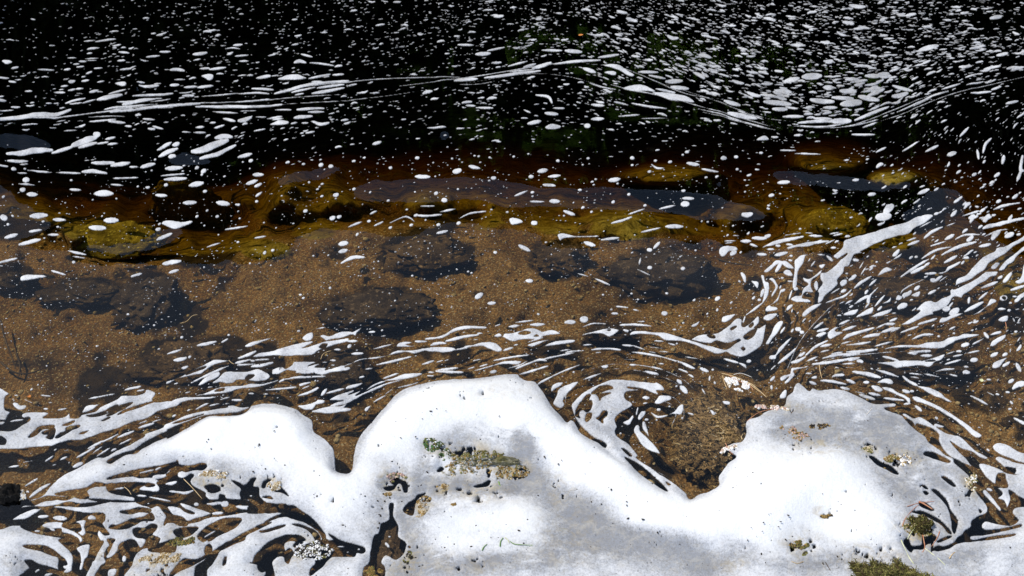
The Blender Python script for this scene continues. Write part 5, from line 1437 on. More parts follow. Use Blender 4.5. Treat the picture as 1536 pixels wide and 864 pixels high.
# ---------------------------------------------------------------- contour the foam into meshes
def contour(F):
    IN = F > 0; ny, nx = F.shape
    nid = -np.ones(F.shape, np.int64); ii, jj = np.nonzero(IN); nid[ii, jj] = np.arange(len(ii))
    fx = [jj.astype(float)]; fy = [ii.astype(float)]; bd = [np.zeros(len(ii), bool)]; cnt = len(ii)
    hid = -np.ones((ny, nx - 1), np.int64); a, b = np.nonzero(IN[:, :-1] != IN[:, 1:])
    t = F[a, b] / (F[a, b] - F[a, b + 1]); hid[a, b] = cnt + np.arange(len(a)); cnt += len(a); fx.append(b + t); fy.append(a.astype(float)); bd.append(np.ones(len(a), bool))
    vid = -np.ones((ny - 1, nx), np.int64); a, b = np.nonzero(IN[:-1] != IN[1:])
    t = F[a, b] / (F[a, b] - F[a + 1, b]); vid[a, b] = cnt + np.arange(len(a)); cnt += len(a); fx.append(b.astype(float)); fy.append(a + t); bd.append(np.ones(len(a), bool))
    c = [IN[:-1, :-1], IN[:-1, 1:], IN[1:, 1:], IN[1:, :-1]]
    code = c[0] * 1 + c[1] * 2 + c[2] * 4 + c[3] * 8
    polys = {}
    for k in range(1, 16):
        a, b = np.nonzero(code == k)
        if len(a) == 0: continue
        CN = [nid[a, b], nid[a, b + 1], nid[a + 1, b + 1], nid[a + 1, b]]
        ED = [hid[a, b], vid[a, b + 1], hid[a + 1, b], vid[a, b]]
        if k == 5: lists = [[CN[0], ED[0], ED[3]], [CN[2], ED[2], ED[1]]]
        elif k == 10: lists = [[CN[1], ED[1], ED[0]], [CN[3], ED[3], ED[2]]]
        else:
            L = []
            for q in range(4):
                if k >> q & 1: L.append(CN[q])
                if (k >> q & 1) != (k >> ((q + 1) % 4) & 1): L.append(ED[q])
            lists = [L]
        for L in lists: polys.setdefault(len(L), []).append(np.stack(L[::-1], 1))
    return np.concatenate(fx), np.concatenate(fy), np.concatenate(bd), {k: np.concatenate(v) for k, v in polys.items()}
gx_, gy_, bd, polys = contour(FF.F)
px_ = gx_ * FF.st + FF.x0; py_ = gy_ * FF.st + FF.y0
wx, wy = ground(px_, py_)
zz = hwat(px_, py_) + np.where(bd, -0.0012, FF.samp(Z, px_, py_))
VV = np.stack([wx, wy, zz], 1); th_ = FF.samp(thick_shade, px_, py_); th_ = np.where(bd, th_ * .8, th_); ed_ = np.where(bd, 0, np.clip(FF.samp(FF.F, px_, py_) / 2.0, 0, 1)); di_ = FF.samp(DI, px_, py_)
# which vertices hang together
lab = np.arange(len(VV))
E = np.concatenate([np.stack([p[:, i], p[:, (i + 1) % p.shape[1]]], 1) for p in polys.values() for i in range(p.shape[1])])
while True:
    m = np.minimum(lab[E[:, 0]], lab[E[:, 1]]); old = lab.copy()
    np.minimum.at(lab, old[E[:, 0]], m); np.minimum.at(lab, old[E[:, 1]], m); np.minimum.at(lab, E[:, 0], m); np.minimum.at(lab, E[:, 1], m)
    while True:
        l2 = lab[lab]
        if (l2 == lab).all(): break
        lab = l2
    if (lab == old).all(): break
uniq, comp = np.unique(lab, return_inverse=True); nC = len(uniq)
inframe = (px_ > 0) & (px_ < PW) & (py_ > 0) & (py_ < PH)
area = np.bincount(comp, weights=(inframe & ~bd) * 1.0 + (inframe & bd) * .3, minlength=nC)
order = np.argsort(-area); NKEEP = min(296, nC); rank = np.full(nC, NKEEP); rank[order[:NKEEP]] = np.arange(NKEEP)
cx = np.bincount(comp, weights=px_, minlength=nC) / np.bincount(comp, minlength=nC); cy = np.bincount(comp, weights=py_, minlength=nC) / np.bincount(comp, minlength=nC)
vr = rank[comp]
def submesh(name, sel_v, sel_polys):
    remap = -np.ones(len(VV), np.int64); remap[sel_v] = np.arange(len(sel_v))
    loops, starts, totals, s0 = [], [], [], 0
    for k, p in sel_polys:
        if len(p) == 0: continue
        loops.append(remap[p].ravel()); starts.append(s0 + np.arange(len(p)) * k); totals.append(np.full(len(p), k)); s0 += len(p) * k
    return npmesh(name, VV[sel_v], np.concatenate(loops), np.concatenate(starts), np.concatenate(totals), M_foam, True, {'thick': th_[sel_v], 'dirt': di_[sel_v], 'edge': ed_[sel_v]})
vord = np.argsort(vr, kind='stable'); vb = np.searchsorted(vr[vord], np.arange(NKEEP + 2))
pord = {}
for k, p in polys.items():
    r_ = vr[p[:, 0]]; o_ = np.argsort(r_, kind='stable'); pord[k] = (p[o_], np.searchsorted(r_[o_], np.arange(NKEEP + 2)))
BIG = {'M': 'great white sheet of foam lying over the rocks along the bottom of the photo',
       'R': 'grey foam tongue with a ragged edge at the right border, below the swirl lines',
       'L': 'long white foam band with brown slits at the left border, above the main sheet',
       'E': 'round-edged foam blob cut by the left border above the long slit band',
       'C': 'narrow foam ribbon running just above the main sheet on the left', 'V': 'grey comma-shaped foam swirl with brown holes between main sheet and weedy rock',
       'H': 'hook-shaped foam streak with a dark round hole above the straw-topped rock', 'D': 'wide bright foam diagonal crossing the olive patch at the right',
       'B': 'longest foam diagonal, reaching up to the right border below the blue water', 'W': 'forked grey foam strip with two tails above the right end of the main sheet'}
named = {}
for key, P in seeds.items():
    C = np.array(P); mx, my = C[:, 0].mean(), C[:, 1].mean()
    inside = [(x, y) for x, y in P]
    # component nearest to the outline's own points, voted
    votes = {}
    for x, y in inside:
        if 0 <= x <= PW and 0 <= y <= PH:
            d = None
            i = int(round(y - FF.y0)); j = int(round(x - FF.x0))
            for di in range(-3, 4):
                for dj in range(-3, 4):
                    if 0 <= i + di < FF.F.shape[0] and 0 <= j + dj < FF.F.shape[1] and FF.F[i + di, j + dj] > 0: votes[(i + di, j + dj)] = 1
    named[key] = list(votes)
nid_grid = -np.ones(FF.F.shape, np.int64); q = np.nonzero(FF.F > 0); nid_grid[q] = comp[:len(q[0])]
compkey = {}
for key in ['M', 'B', 'D', 'H', 'V', 'L', 'C', 'W', 'E', 'R']:
    v = [nid_grid[i, j] for i, j in named.get(key, [])]
    if not v: continue
    c = max(set(v), key=v.count)
    if c not in compkey: compkey[c] = key
def place_words(x, y):
    if y < 115: a = 'black water at the top'
    elif y < 235: a = 'black water of the upper third'
    elif y < 350: a = 'olive and slate water above the sand'
    elif y < 480: a = 'clear brown water over the sandy bed'
    elif y < 600: a = 'brown water just above the foam sheet'
    else: a = 'brown pools beside the foam sheet'
    if x < 300: b = 'far left'
    elif x < 620: b = 'left of centre'
    elif x < 920: b = 'centre'
    elif x < 1200: b = 'right of centre'
    else: b = 'far right'
    return a, b
used = {}; ORD = ['largest', 'second largest', 'third largest', 'fourth largest', 'fifth largest', 'sixth largest', 'seventh largest', 'eighth largest', 'ninth largest', 'tenth largest', 'eleventh largest', 'small late']
LAND = [(989,410,'the big rounded boulder'),(567,465,'the wide dark boulder'),(638,381,'the dim brown boulder'),(221,451,'the rough dark boulder'),(120,439,'the flat dark slab'),(278,544,'the low brown boulder'),(519,560,'the dark knobbly stone'),(920,503,'the flat dark stone'),
        (1376,440,'the broad brown boulder at right'),(1395,550,'the dark flat boulder at lower right'),(1510,637,'the small black stone'),(155,360,'the olive rock at left'),(265,335,'the heart-shaped foam'),(950,343,'the bright olive rock'),(1257,333,'the mustard rock'),(24,750,'the wet black rock'),
        (1075,650,'the weedy rock'),(1106,576,'the straw-topped froth'),(689,565,'the top of the white dome'),(505,690,'the brown notch in the foam sheet'),(840,300,'the long slate reflection'),(1270,275,'the slate reflection at upper right'),(1400,310,'the blue reflection at right'),(300,370,'the navy reflection at left'),(40,228,'the blue reflection at the left border'),(280,243,'the small blue reflection'),(460,265,'the pale slate reflection'),(30,320,'the sky reflection on the left border'),
        (871,53,'the orange leaf'),(20,20,'the top left corner'),(260,20,'the top edge, far left'),(520,20,'the top edge, left half'),(768,12,'the middle of the top edge'),(1020,12,'the top edge, right half'),(1270,12,'the top edge, far right'),(1516,12,'the top right corner'),
        (60,185,'the left end of the upper foam line'),(330,150,'the left third of the upper foam line'),(560,135,'the middle of the upper foam line'),(880,88,'the crest of the upper foam line'),(1010,145,'the pale foam wedge on black water'),(1240,180,'the sagging right part of the foam line'),(1400,140,'the rising right part of the foam line'),(1516,180,'the calm black water at upper right'),
        (800,200,'the black gap under the foam crest'),(1050,215,'the dark water above the olive shallows'),(600,220,'the black water above the long reflection'),(150,745,'the leftmost brown pool'),(250,790,'the crumbly scum at lower left'),(120,830,'the bottom left corner swirl'),(450,830,'the bubbly black weed'),(1378,800,'the little rock with stalks'),(1460,640,'the sandy bed at lower right'),(1210,560,'the upright tan straw'),(880,620,'the comma-shaped swirl'),(740,510,'the crossing ribbons at the centre'),(360,560,'the rounded double blob'),(60,620,'the slit foam band at left'),(1500,540,'the thick flecks at the right border'),(1200,440,'the upright curls at right')]
big = order[:NKEEP]
mn = np.full(nC, 1e9); mxx = np.full(nC, -1e9); mny = np.full(nC, 1e9); mxy = np.full(nC, -1e9)
np.minimum.at(mn, comp, px_); np.maximum.at(mxx, comp, px_); np.minimum.at(mny, comp, py_); np.maximum.at(mxy, comp, py_)
for r in range(NKEEP):
    c = order[r]; sv = vord[vb[r]:vb[r + 1]]
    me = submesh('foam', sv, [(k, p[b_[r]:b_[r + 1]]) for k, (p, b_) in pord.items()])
    loc = center(me)
    x, y = cx[c], cy[c]; W_, H_ = mxx[c] - mn[c], mxy[c] - mny[c]
    if c in compkey:
        nm = 'foam_sheet' if compkey[c] == 'M' else 'foam_band'; link(nm, me, BIG[compkey[c]], 'foam', None, None, None, loc); continue
    asp = W_ / max(1, H_); ar = area[c]
    if ar > 900: nm, d = 'foam_band', 'large white foam band'
    elif ar > 260 and (asp > 3 or H_ > 40): nm, d = 'foam_streak', 'long white foam streak'
    elif ar > 260: nm, d = 'foam_patch', 'broad white foam patch'
    elif asp > 3.6: nm, d = 'foam_streak', 'thin white foam streak'
    elif asp < 1.0: nm, d = 'foam_streak', 'upright curved foam streak'
    elif ar > 110: nm, d = 'foam_patch', 'oval white foam patch'
    else: nm, d = 'foam_fleck', 'small white foam fleck'
    k = min(LAND, key=lambda l: ((l[0] - x) ** 2 + ((l[1] - y) * 1.3) ** 2)); dx_, dy_ = x - k[0], (y - k[1]) * 1.4
    if dx_ * dx_ + dy_ * dy_ < 26 ** 2: rel = 'at'
    elif abs(dx_) > abs(dy_): rel = 'left of' if dx_ < 0 else 'right of'
    else: rel = 'above' if dy_ < 0 else 'below'
    key = d + ' ' + rel + ' ' + k[2]; used[key] = used.get(key, 0) + 1; n_ = used[key]
    a = place_words(x, y)[0]
    link(nm, me, (ORD[min(n_, len(ORD)) - 1] + ' ' + key).strip(), 'foam', d.replace('patch', 'patche') + 's on the ' + a, None, None, loc)
sv = vord[vb[NKEEP]:vb[NKEEP + 1]]
if len(sv):
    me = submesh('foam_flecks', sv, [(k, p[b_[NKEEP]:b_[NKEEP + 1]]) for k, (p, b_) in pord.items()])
    link('foam_flecks', me, 'countless small white foam flecks drifting over the whole river', 'foam', None, 'stuff')

# the finest bubbles, a pixel or two each
def dots(n):
    V, L = [], []; k = 0; NS = 6
    for _ in range(n):
        px = r2.uniform(-100, 1640); py = r2.uniform(-80, 700)
        cx_, cy_ = min(max(px, 0), 1536), max(py, 0)
        dens = np.interp(cy_, [0, 120, 200, 260, 340, 420, 500, 600, 700], [.32, .4, .45, .6, .75, .95, .95, .6, .3])
        if cx_ > 1120 and cy_ > 200: dens *= 1.5
        dens *= max(0.05, 0.45 + 1.5 * mnoise.noise((px / 70, py / 30, 9.0)))
        if 1000 < px < 1150 and py > 600: dens *= .2
        if py < 230 and px < 850: dens *= .38
        if r2.random() > dens or FF.samp(FF.F, px, py) > -1.6: continue
        r = r2.choice([.4, .5, .6, .7, .9, 1.15]) * (0.75 if py < 120 else 1)
        a = flow(cx_, cy_); e = 1 + r2.random() * (2.4 if py < 250 else .6); per = math.sin(math.radians(elev(py)))
        z0 = float(hwat(px, py)); base = len(V)
        for s in range(NS):
            t = s / NS * 6.2832; u, v = math.cos(t) * r * e, math.sin(t) * r * .8
            qx, qy = px + u * math.cos(a) - v * math.sin(a) , py - u * math.sin(a) * .8 - v * math.cos(a) * per
            X, Y = ground(qx, qy); V.append((X, Y, z0 - .0006))
        X, Y = ground(px, py); V.append((X, Y, z0 + 0.0012))
        for s in range(NS): L.append((base + s, base + (s + 1) % NS, base + NS)[::-1])
        k += 1
    L = np.array(L); V = np.array(V)
    v1 = V[L[:, 1]] - V[L[:, 0]]; v2 = V[L[:, 2]] - V[L[:, 0]]; nz = np.cross(v1, v2)[:, 2]
    L[nz < 0] = L[nz < 0][:, ::-1]
    me = npmesh('bubbles', V, L.ravel(), np.arange(0, len(L) * 3, 3), np.full(len(L), 3), M_foam, True, {'thick': np.full(len(V), .5), 'dirt': np.zeros(len(V)), 'edge': np.full(len(V), .55)})
    return me
link('foam_bubbles', dots(18500), 'fine scatter of single foam bubbles over the whole river', 'foam', None, 'stuff')

# ---------------------------------------------------------------- water body
ni, nj = len(WF.ys), len(WF.xs)
top = np.stack([gx, gy, Hw], -1).reshape(-1, 3)
idx = np.arange(ni * nj).reshape(ni, nj)
q = np.stack([idx[:-1, :-1], idx[1:, :-1], idx[1:, 1:], idx[:-1, 1:]], -1).reshape(-1, 4)
ring = np.concatenate([idx[0, :-1], idx[:-1, -1], idx[-1, :0:-1], idx[:0:-1, 0]])
low = top[ring].copy(); low[:, 2] = -3.2; nb = ni * nj; m = len(ring)
sq = np.array([[ring[(k + 1) % m], ring[k], nb + k, nb + (k + 1) % m] for k in range(m)])[:, ::-1]
cen = nb + m; Vw = np.concatenate([top, low, [[0, 4, -3.2]]])
ft = np.array([[nb + (k + 1) % m, nb + k, cen] for k in range(m)])[:, ::-1]
loops = np.concatenate([q.ravel(), sq.ravel(), ft.ravel()])
tot = np.concatenate([np.full(len(q), 4), np.full(len(sq), 4), np.full(len(ft), 3)]); st = np.concatenate([[0], np.cumsum(tot)[:-1]])
mw = npmesh('water', Vw, loops, st, tot, M_water, True)
import bmesh
bm = bmesh.new(); bm.from_mesh(mw); bmesh.ops.recalc_face_normals(bm, faces=bm.faces)
bm.faces.ensure_lookup_table()
if bm.faces[0].normal.z < 0: bmesh.ops.reverse_faces(bm, faces=bm.faces)
for f in bm.faces:
    if abs(f.normal.z) < .3 or f.normal.z < -.5: f.smooth = False
bm.to_mesh(mw); bm.free()
link('water', mw, 'tea brown river water with slate blue sky reflections', None, None, 'structure')

# ---------------------------------------------------------------- river bed
BF = Field(-900, -700, 2436, 1700, 6.0, 60.0)
BX, BY = np.meshgrid(BF.xs, BF.ys)
edge = np.interp(BX, [-900, 0, 100, 240, 340, 400, 512, 600, 700, 800, 900, 1000, 1140, 1240, 1330, 1400, 1536, 2436],
                 [330, 330, 350, 392, 390, 370, 350, 345, 330, 345, 370, 360, 370, 372, 378, 350, 395, 400])
up = edge - BY
dep = np.interp(up, [-900, -350, -200, -60, 0, 14, 60, 100, 150, 220, 900], [0.05, .06, .08, .11, .14, .22, .38, .62, 1.5, 2.5, 2.9])
dep += (fbm(BX, BY, 160, 81, 4) - .5) * np.clip(dep, 0, .5) * 1.1 * (1 + .6 * sstep(0, 40, up)) + (fbm(BX, BY, 50, 83, 4) - .5) * .22 * sstep(5, 40, up) + (fbm(BX, BY, 24, 85, 4) - .5) * np.clip(dep, .04, .2) * .55
dep = np.maximum(dep, 0.02)
def bset(lst, soft=10):
    o = np.zeros(BX.shape)
    for (x, y, rx, ry, a) in lst: o = np.maximum(o, a * (1 - sstep(.55, 1.15, np.sqrt(((BX - x) / rx) ** 2 + ((BY - y) / ry) ** 2))))
    return o
moss = bset([(300,300,80,40,.95),(110,300,40,14,.5),(140,345,60,22,.8),(400,300,50,40,.7),(470,340,50,26,.75),(470,280,50,26,.6),(560,320,60,24,.6),(640,330,60,18,.5),(720,330,50,22,.6),(840,335,60,24,.6),(940,340,66,24,1.0),(1000,268,80,20,.8),
             (1250,330,50,26,1.0),(1250,235,80,34,.55),(1340,270,50,20,.9),(1340,365,44,18,1.0),(1110,250,60,18,.5),(1100,330,50,24,.7),(1180,340,40,30,.6),(1520,430,36,26,.9),(1500,380,40,30,.6),(400,375,44,18,.9),(380,290,30,14,.9),(230,270,60,16,.5),(1150,300,60,14,.6),(1440,390,30,20,.4)])
shal = bset([(300,300,90,30,.22),(940,338,76,24,.22),(1250,330,54,26,.26),(1340,268,50,18,.5),(1000,262,90,20,.35),(1250,235,80,36,.5),(400,372,50,16,.1),(1340,365,46,20,.12),(130,345,70,24,.12),(1520,420,40,40,.06),(460,300,70,30,.16),(110,240,60,10,.2),(1100,320,60,20,.16)])
dep = np.maximum(0.05, dep - shal * .9 * np.clip(dep * 2, .3, 1.6))
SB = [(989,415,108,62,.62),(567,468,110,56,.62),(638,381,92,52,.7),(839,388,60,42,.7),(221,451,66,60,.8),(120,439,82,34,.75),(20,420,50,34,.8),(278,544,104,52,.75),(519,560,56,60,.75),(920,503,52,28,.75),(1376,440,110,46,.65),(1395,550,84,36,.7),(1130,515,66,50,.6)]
silt_shade = bset(SB + [(30,325,75,50,.75),(300,375,75,34,.85),(660,290,130,22,.6),(900,300,140,16,.6),(1100,318,60,18,.6),(1250,274,110,20,.8),(1410,315,60,30,.8),(1350,400,90,30,.4),(1450,400,60,30,.5),(190,560,90,26,.62),(330,520,60,24,.7),(320,545,90,34,.75),(500,540,70,30,.72),(560,470,90,46,.45),(640,380,80,36,.45),(830,400,50,26,.45),(920,510,60,20,.75),(830,520,60,24,.6),(100,660,120,16,.5),(60,545,60,12,.6),(120,590,90,14,.5),(1300,470,90,30,.5),(1390,560,110,26,.8),  # includes dark paint for the navy shadow and beneath sky reflections
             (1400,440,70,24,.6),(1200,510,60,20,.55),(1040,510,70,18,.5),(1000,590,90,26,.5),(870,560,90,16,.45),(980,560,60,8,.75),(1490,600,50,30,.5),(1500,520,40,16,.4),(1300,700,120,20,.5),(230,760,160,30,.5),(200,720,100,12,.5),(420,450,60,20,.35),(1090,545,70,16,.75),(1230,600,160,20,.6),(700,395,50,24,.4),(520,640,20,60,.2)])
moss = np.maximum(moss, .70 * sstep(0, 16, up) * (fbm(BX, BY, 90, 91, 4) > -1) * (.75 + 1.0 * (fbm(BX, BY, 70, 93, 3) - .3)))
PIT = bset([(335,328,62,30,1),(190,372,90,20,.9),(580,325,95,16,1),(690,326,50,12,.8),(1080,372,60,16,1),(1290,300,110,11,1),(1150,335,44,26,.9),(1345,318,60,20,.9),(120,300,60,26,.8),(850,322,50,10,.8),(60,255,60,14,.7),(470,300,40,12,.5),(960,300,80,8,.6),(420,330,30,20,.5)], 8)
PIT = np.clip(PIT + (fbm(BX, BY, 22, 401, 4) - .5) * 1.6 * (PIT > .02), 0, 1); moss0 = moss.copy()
PIT = blur(PIT, 1); moss *= 1 - PIT * .62; silt_shade = np.maximum(silt_shade, PIT * .5); dep += PIT * .10
silt_shade = np.maximum(silt_shade, .95 * sstep(85, 135, up + (fbm(BX, BY, 60, 421, 3) - .5) * 60) * (1 - np.clip(moss0 * 1.4, 0, .8)))  # deep bed painted dark in place of light lost with depth
silt_shade = np.maximum(silt_shade, np.clip((fbm(BX, BY, 52, 411, 5) - .50) * 3.2, 0, .8))
bxw, byw = ground(BX, BY, -dep)
Vb = np.stack([bxw, byw, -dep], -1).reshape(-1, 3)
link('riverbed', gridmesh('riverbed', Vb, len(BF.ys), len(BF.xs), M_bed, {'moss': moss.ravel(), 'silt_shade': silt_shade.ravel()}), 'sandy brown river bed with olive weed, dark silty patches and painted shade', None, None, 'structure')
def bedz(px, py): return -float(BF.samp(dep, px, py))

# ---------------------------------------------------------------- stones on the bed
M_dark = mat_rock('dark_boulder', (0.006, 0.005, 0.005), (0.12, 0.08, 0.045), None, 9, .04)
M_brown = mat_rock('brown_boulder', (0.012, 0.009, 0.006), (0.20, 0.125, 0.06), None, 11, .04)
M_olive = mat_rock('olive_boulder', (0.02, 0.015, 0.004), (0.50, 0.38, 0.06), None, 12, .04)
M_black = mat_rock('black_rock', (0.006, 0.006, 0.006), (0.035, 0.03, 0.025), None, 14, .015)
M_weedy = mat_rock('weedy_rock', (0.025, 0.015, 0.006), (0.50, 0.31, 0.13), None, 26, .03)
M_moss = mat_rock('mossy_rock', (0.012, 0.009, 0.004), (0.13, 0.10, 0.035), (0.11, 0.10, 0.02), 30, .02)
def icosph(sub):
    bm = bmesh.new(); bmesh.ops.create_icosphere(bm, subdivisions=sub, radius=1.0)
    V = np.array([v.co[:] for v in bm.verts]); Fc = np.array([[v.index for v in f.verts] for f in bm.faces]); bm.free(); return V, Fc
ICO = {k: icosph(k) for k in (1, 2, 4, 5)}
def stone(x0, x1, y0, y1, ztop, mat, label, seed, sub=5, rough=.22, fine=0.0, name='boulder', tall=None, rot=0, group=None, sink=0.5):
    """a lump whose outline fills the photo box x0..x1, y0..y1, standing in the bed with its top at ztop"""
    px, py = (x0 + x1) / 2, (y0 + y1) / 2; zb = bedz(px, py); zb = min(zb, ztop - .03)
    X, Y = ground(px, py, (zb + ztop) / 2); xa, _ = ground(x0, py, (zb + ztop) / 2); xb, _ = ground(x1, py, (zb + ztop) / 2)
    _, ya = ground(px, y1, zb); _, yb_ = ground(px, y0, ztop)
    V, Fc = ICO[sub]; V = V.copy(); S = Vector((seed * 7.3, seed * 1.7, seed * 3.1)); out = []
    for v in V:
        p = Vector(v); d = 1 + rough * (mnoise.fractal(p * 1.3 + S, 1.0, 2.0, 5) + .55 * mnoise.fractal(p * 4.5 + S, .8, 2.1, 5)) + fine * mnoise.fractal(p * 11 + S, .7, 2.0, 4); out.append(p * d)
    V = np.array([o[:] for o in out]); hx, hy, hz = (xb - xa) / 2, max(.02, (yb_ - ya) / 2), (ztop - zb) * .5 / (1 - sink * .5)
    c, s = math.cos(rot), math.sin(rot); V = V @ np.array([[c, s, 0], [-s, c, 0], [0, 0, 1]]); V = V / np.abs(V).max(0)
    V[:, 2] = np.where(V[:, 2] > 0, V[:, 2] ** .8 if False else np.sign(V[:, 2]) * np.abs(V[:, 2]) ** .85, V[:, 2]); V = V * (hx, hy, hz * 1.0)
    me = npmesh(name, V, Fc.ravel(), np.arange(0, len(Fc) * 3, 3), np.full(len(Fc), 3), mat, True)
    return link(name, me, label, 'rock', group, None, None, (X, (ya + yb_) / 2, ztop - hz))
stone(893, 1086, 357, 462, -.03, M_dark, 'big rounded dark boulder under water right of the photo centre', 1, rough=.30, fine=.04)
stone(470, 664, 418, 512, -.035, M_dark, 'wide dark boulder under clear water at the middle, above the foam ribbons', 2, rough=.36, fine=.04)
stone(560, 716, 338, 424, -.05, M_brown, 'dim brown boulder just below the slate edge, left of photo centre', 3, rough=.38, fine=.04)
stone(786, 892, 352, 422, -.05, M_brown, 'small brown boulder between the dim one and the big rounded boulder', 4, rough=.36, fine=.04)
stone(165, 278, 398, 504, -.03, M_dark, 'rough dark boulder under water at the left, over pale sand', 5, rough=.38, fine=.04)
stone(50, 190, 412, 466, -.06, M_dark, 'flat dark slab under water left of the rough dark boulder', 6, rough=.34, fine=.04)
stone(-20, 60, 396, 450, -.04, M_dark, 'dark boulder cut by the left border above the sand', 7, rough=.3, fine=.04)
stone(185, 372, 498, 590, -.045, M_brown, 'low brown boulder under the streaks left of the first foam ribbon', 8, rough=.38, fine=.04)
stone(472, 566, 508, 612, -.03, M_dark, 'dark knobbly stone under the ribbons left of the white dome', 9, rough=.3)
stone(876, 966, 480, 526, -.03, M_dark, 'flat dark stone beneath the hooked foam streak', 10, rough=.34, fine=.04)
stone(1276, 1476, 400, 480, -.06, M_brown, 'broad brown boulder under the diagonal foam streaks at right', 11, rough=.38, fine=.04)
stone(1320, 1470, 520, 580, -.035, M_dark, 'dark flat boulder under the thick foam streaks at lower right', 12, rough=.36, fine=.04)
stone(1070, 1190, 470, 560, -.06, M_brown, 'brown stone under the hooked foam beside the straw-topped rock', 13, rough=.24)
stone(1494, 1532, 618, 652, -.05, M_dark, 'small dark stone on the sand near the right border', 14, sub=4, rough=.5)
stone(60, 250, 320, 400, -.10, M_olive, 'olive rock with a pale tip under the swirling water at left', 15, rough=.25)
stone(215, 345, 262, 345, -.22, M_olive, 'olive weedy rock in deeper water behind the heart-shaped foam', 16, rough=.25)
stone(890, 1010, 312, 374, -.16, M_olive, 'bright olive rock just beyond the big rounded boulder', 17, rough=.22)
stone(1208, 1306, 304, 362, -.16, M_olive, 'mustard rock beside the start of the wide foam diagonal', 18, rough=.2)
stone(1290, 1370, 345, 390, -.12, M_olive, 'mustard stone just below the wide foam diagonal', 19, rough=.2)
stone(-30, 48, 708, 790, .035, M_black, 'wet black rock rising from the water at the left border', 20, rough=.28)
stone(1000, 1145, 562, 752, .008, M_weedy, 'brown weed-covered rock topped with straw, right of the foam swirl', 21, rough=.36, fine=.12)
M_crust = mat_rock('algae_crust', (0.06, 0.05, 0.022), (0.34, 0.31, 0.20), (.17, .15, .06), 34, .012)
CREST = [stone(650, 804, 672, 732, .031, M_crust, 'olive-brown algae-crusted rock hump poking through the foam sheet at the middle', 22, rough=.2, fine=.05)]
stone(1268, 1412, 822, 940, .052, M_moss, 'mossy olive rock breaking through the foam at the bottom right', 23, rough=.34, rot=.5)
stone(1352, 1402, 762, 824, .028, M_moss, 'small yellow-green rock in the foam with stalks across it', 24, sub=4, rough=.3)
stone(560, 606, 778, 900, -.004, M_brown, 'brown stone deep in the gap of the foam sheet at the bottom', 25, rough=.3)
stone(300, 350, 705, 745, .010, M_brown, 'brown stone capped by dirty foam in the lower left tangle', 26, sub=4, rough=.3)
stone(430, 505, 806, 850, .006, M_black, 'black pebbly stone speckled with bubbles at the lower left', 27, sub=4, rough=.4)

# weed fibres combed over the weedy rock and moss blades on the mossy rocks
def strands(pxs, n, L, wdt, z0, zj, ang, spread, mat, curl=.5, lift=0.0, seed=1):
    R = random.Random(seed); V, Q = [], []
    for _ in range(n):
        px, py, zt = pxs(R); X, Y = ground(px, py, zt); a = ang(px, py) + R.gauss(0, spread); l = L * R.uniform(.5, 1.4); w2 = wdt * R.uniform(.6, 1.4) / 2
        x, y, z = X, Y, zt + R.uniform(0, zj); b = len(V); K = 4
        for k in range(K + 1):
            w_ = w2 * (1 - .8 * k / K); V += [(x - math.sin(a) * w_, y + math.cos(a) * w_, z), (x + math.sin(a) * w_, y - math.cos(a) * w_, z + w_ * .6)]
            if k < K: Q.append((b + 2 * k, b + 2 * k + 1, b + 2 * k + 3, b + 2 * k + 2))
            a += R.gauss(0, curl) ; x += math.cos(a) * l / K; y += math.sin(a) * l / K; z += lift * l / K * (1 - 1.6 * k / K)
    Q = np.array(Q); return npmesh('strands', np.array(V), Q.ravel(), np.arange(0, len(Q) * 4, 4), np.full(len(Q), 4), mat, True)
M_fib = [mat_plain('weed_' + n, a, b, 90) for n, a, b in (('brown', (.10, .06, .02), (.30, .19, .08)), ('pale', (.30, .21, .10), (.48, .36, .19)), ('dark', (.012, .008, .004), (.06, .04, .015)))]
weedy = [o for o in COL.objects if o.get('label', '').startswith('brown weed-covered')][0]
deps = bpy.context.evaluated_depsgraph_get()
from mathutils.bvhtree import BVHTree
bv = {}
def bvh(o):
    if o.name not in bv:
        me = o.data; co = [o.location + v.co for v in me.vertices]; bv[o.name] = BVHTree.FromPolygons(co, [tuple(p.vertices) for p in me.polygons])
    return bv[o.name]
def on_rock(o, box):
    tr = bvh(o); x0, x1, y0, y1 = box
    def f(R):
        for _ in range(60):
            px, py = R.uniform(x0, x1), R.uniform(y0, y1); X, Y = ground(px, py, 0.0); d = Vector((X, Y, -CAM_H)).normalized()
            h = tr.ray_cast(Vector((0, 0, CAM_H)), d)
            if h[0] is not None: return px, py, h[0].z
        return px, py, -0.05
    return f
def child(parent, name, me, kind=None):
    o = link(name, me, None, None, None, kind, parent); o.matrix_parent_inverse = Matrix.Translation(-parent.location); return o
swirl = lambda px, py: math.atan2(-(py - 640) * .6 + 40, (px - 1010)) + 2.2
for k, (mt, n) in enumerate(zip(M_fib, (300, 70, 420))):
    child(weedy, 'weed', strands(on_rock(weedy, (985, 1150, 560, 765)), n, .017, .0034, 0, .003, swirl, .7, mt, .35, 0, 5 + k), 'stuff')
M_mb = [mat_plain('moss_' + n, a, b, 90) for n, a, b in (('green', (.025, .025, .005), (.10, .095, .02)), ('yellow', (.14, .12, .03), (.30, .26, .08)), ('brown', (.02, .014, .006), (.10, .065, .03)))]
def mossy(lbl, box, n, L=.018, seed=0):
    o = [o for o in COL.objects if o.get('label', '').startswith(lbl)][0]
    for k, (mt, f) in enumerate(zip(M_mb, (1, .45, .6))):
        child(o, 'moss', strands(on_rock(o, box), int(n * f), L, .0022, 0, .004, lambda a, b: random.uniform(0, 6.28), 2, mt, .5, .7, seed + k), 'stuff')
mossy('mossy olive', (1262, 1425, 818, 885), 2000, .010, 20)
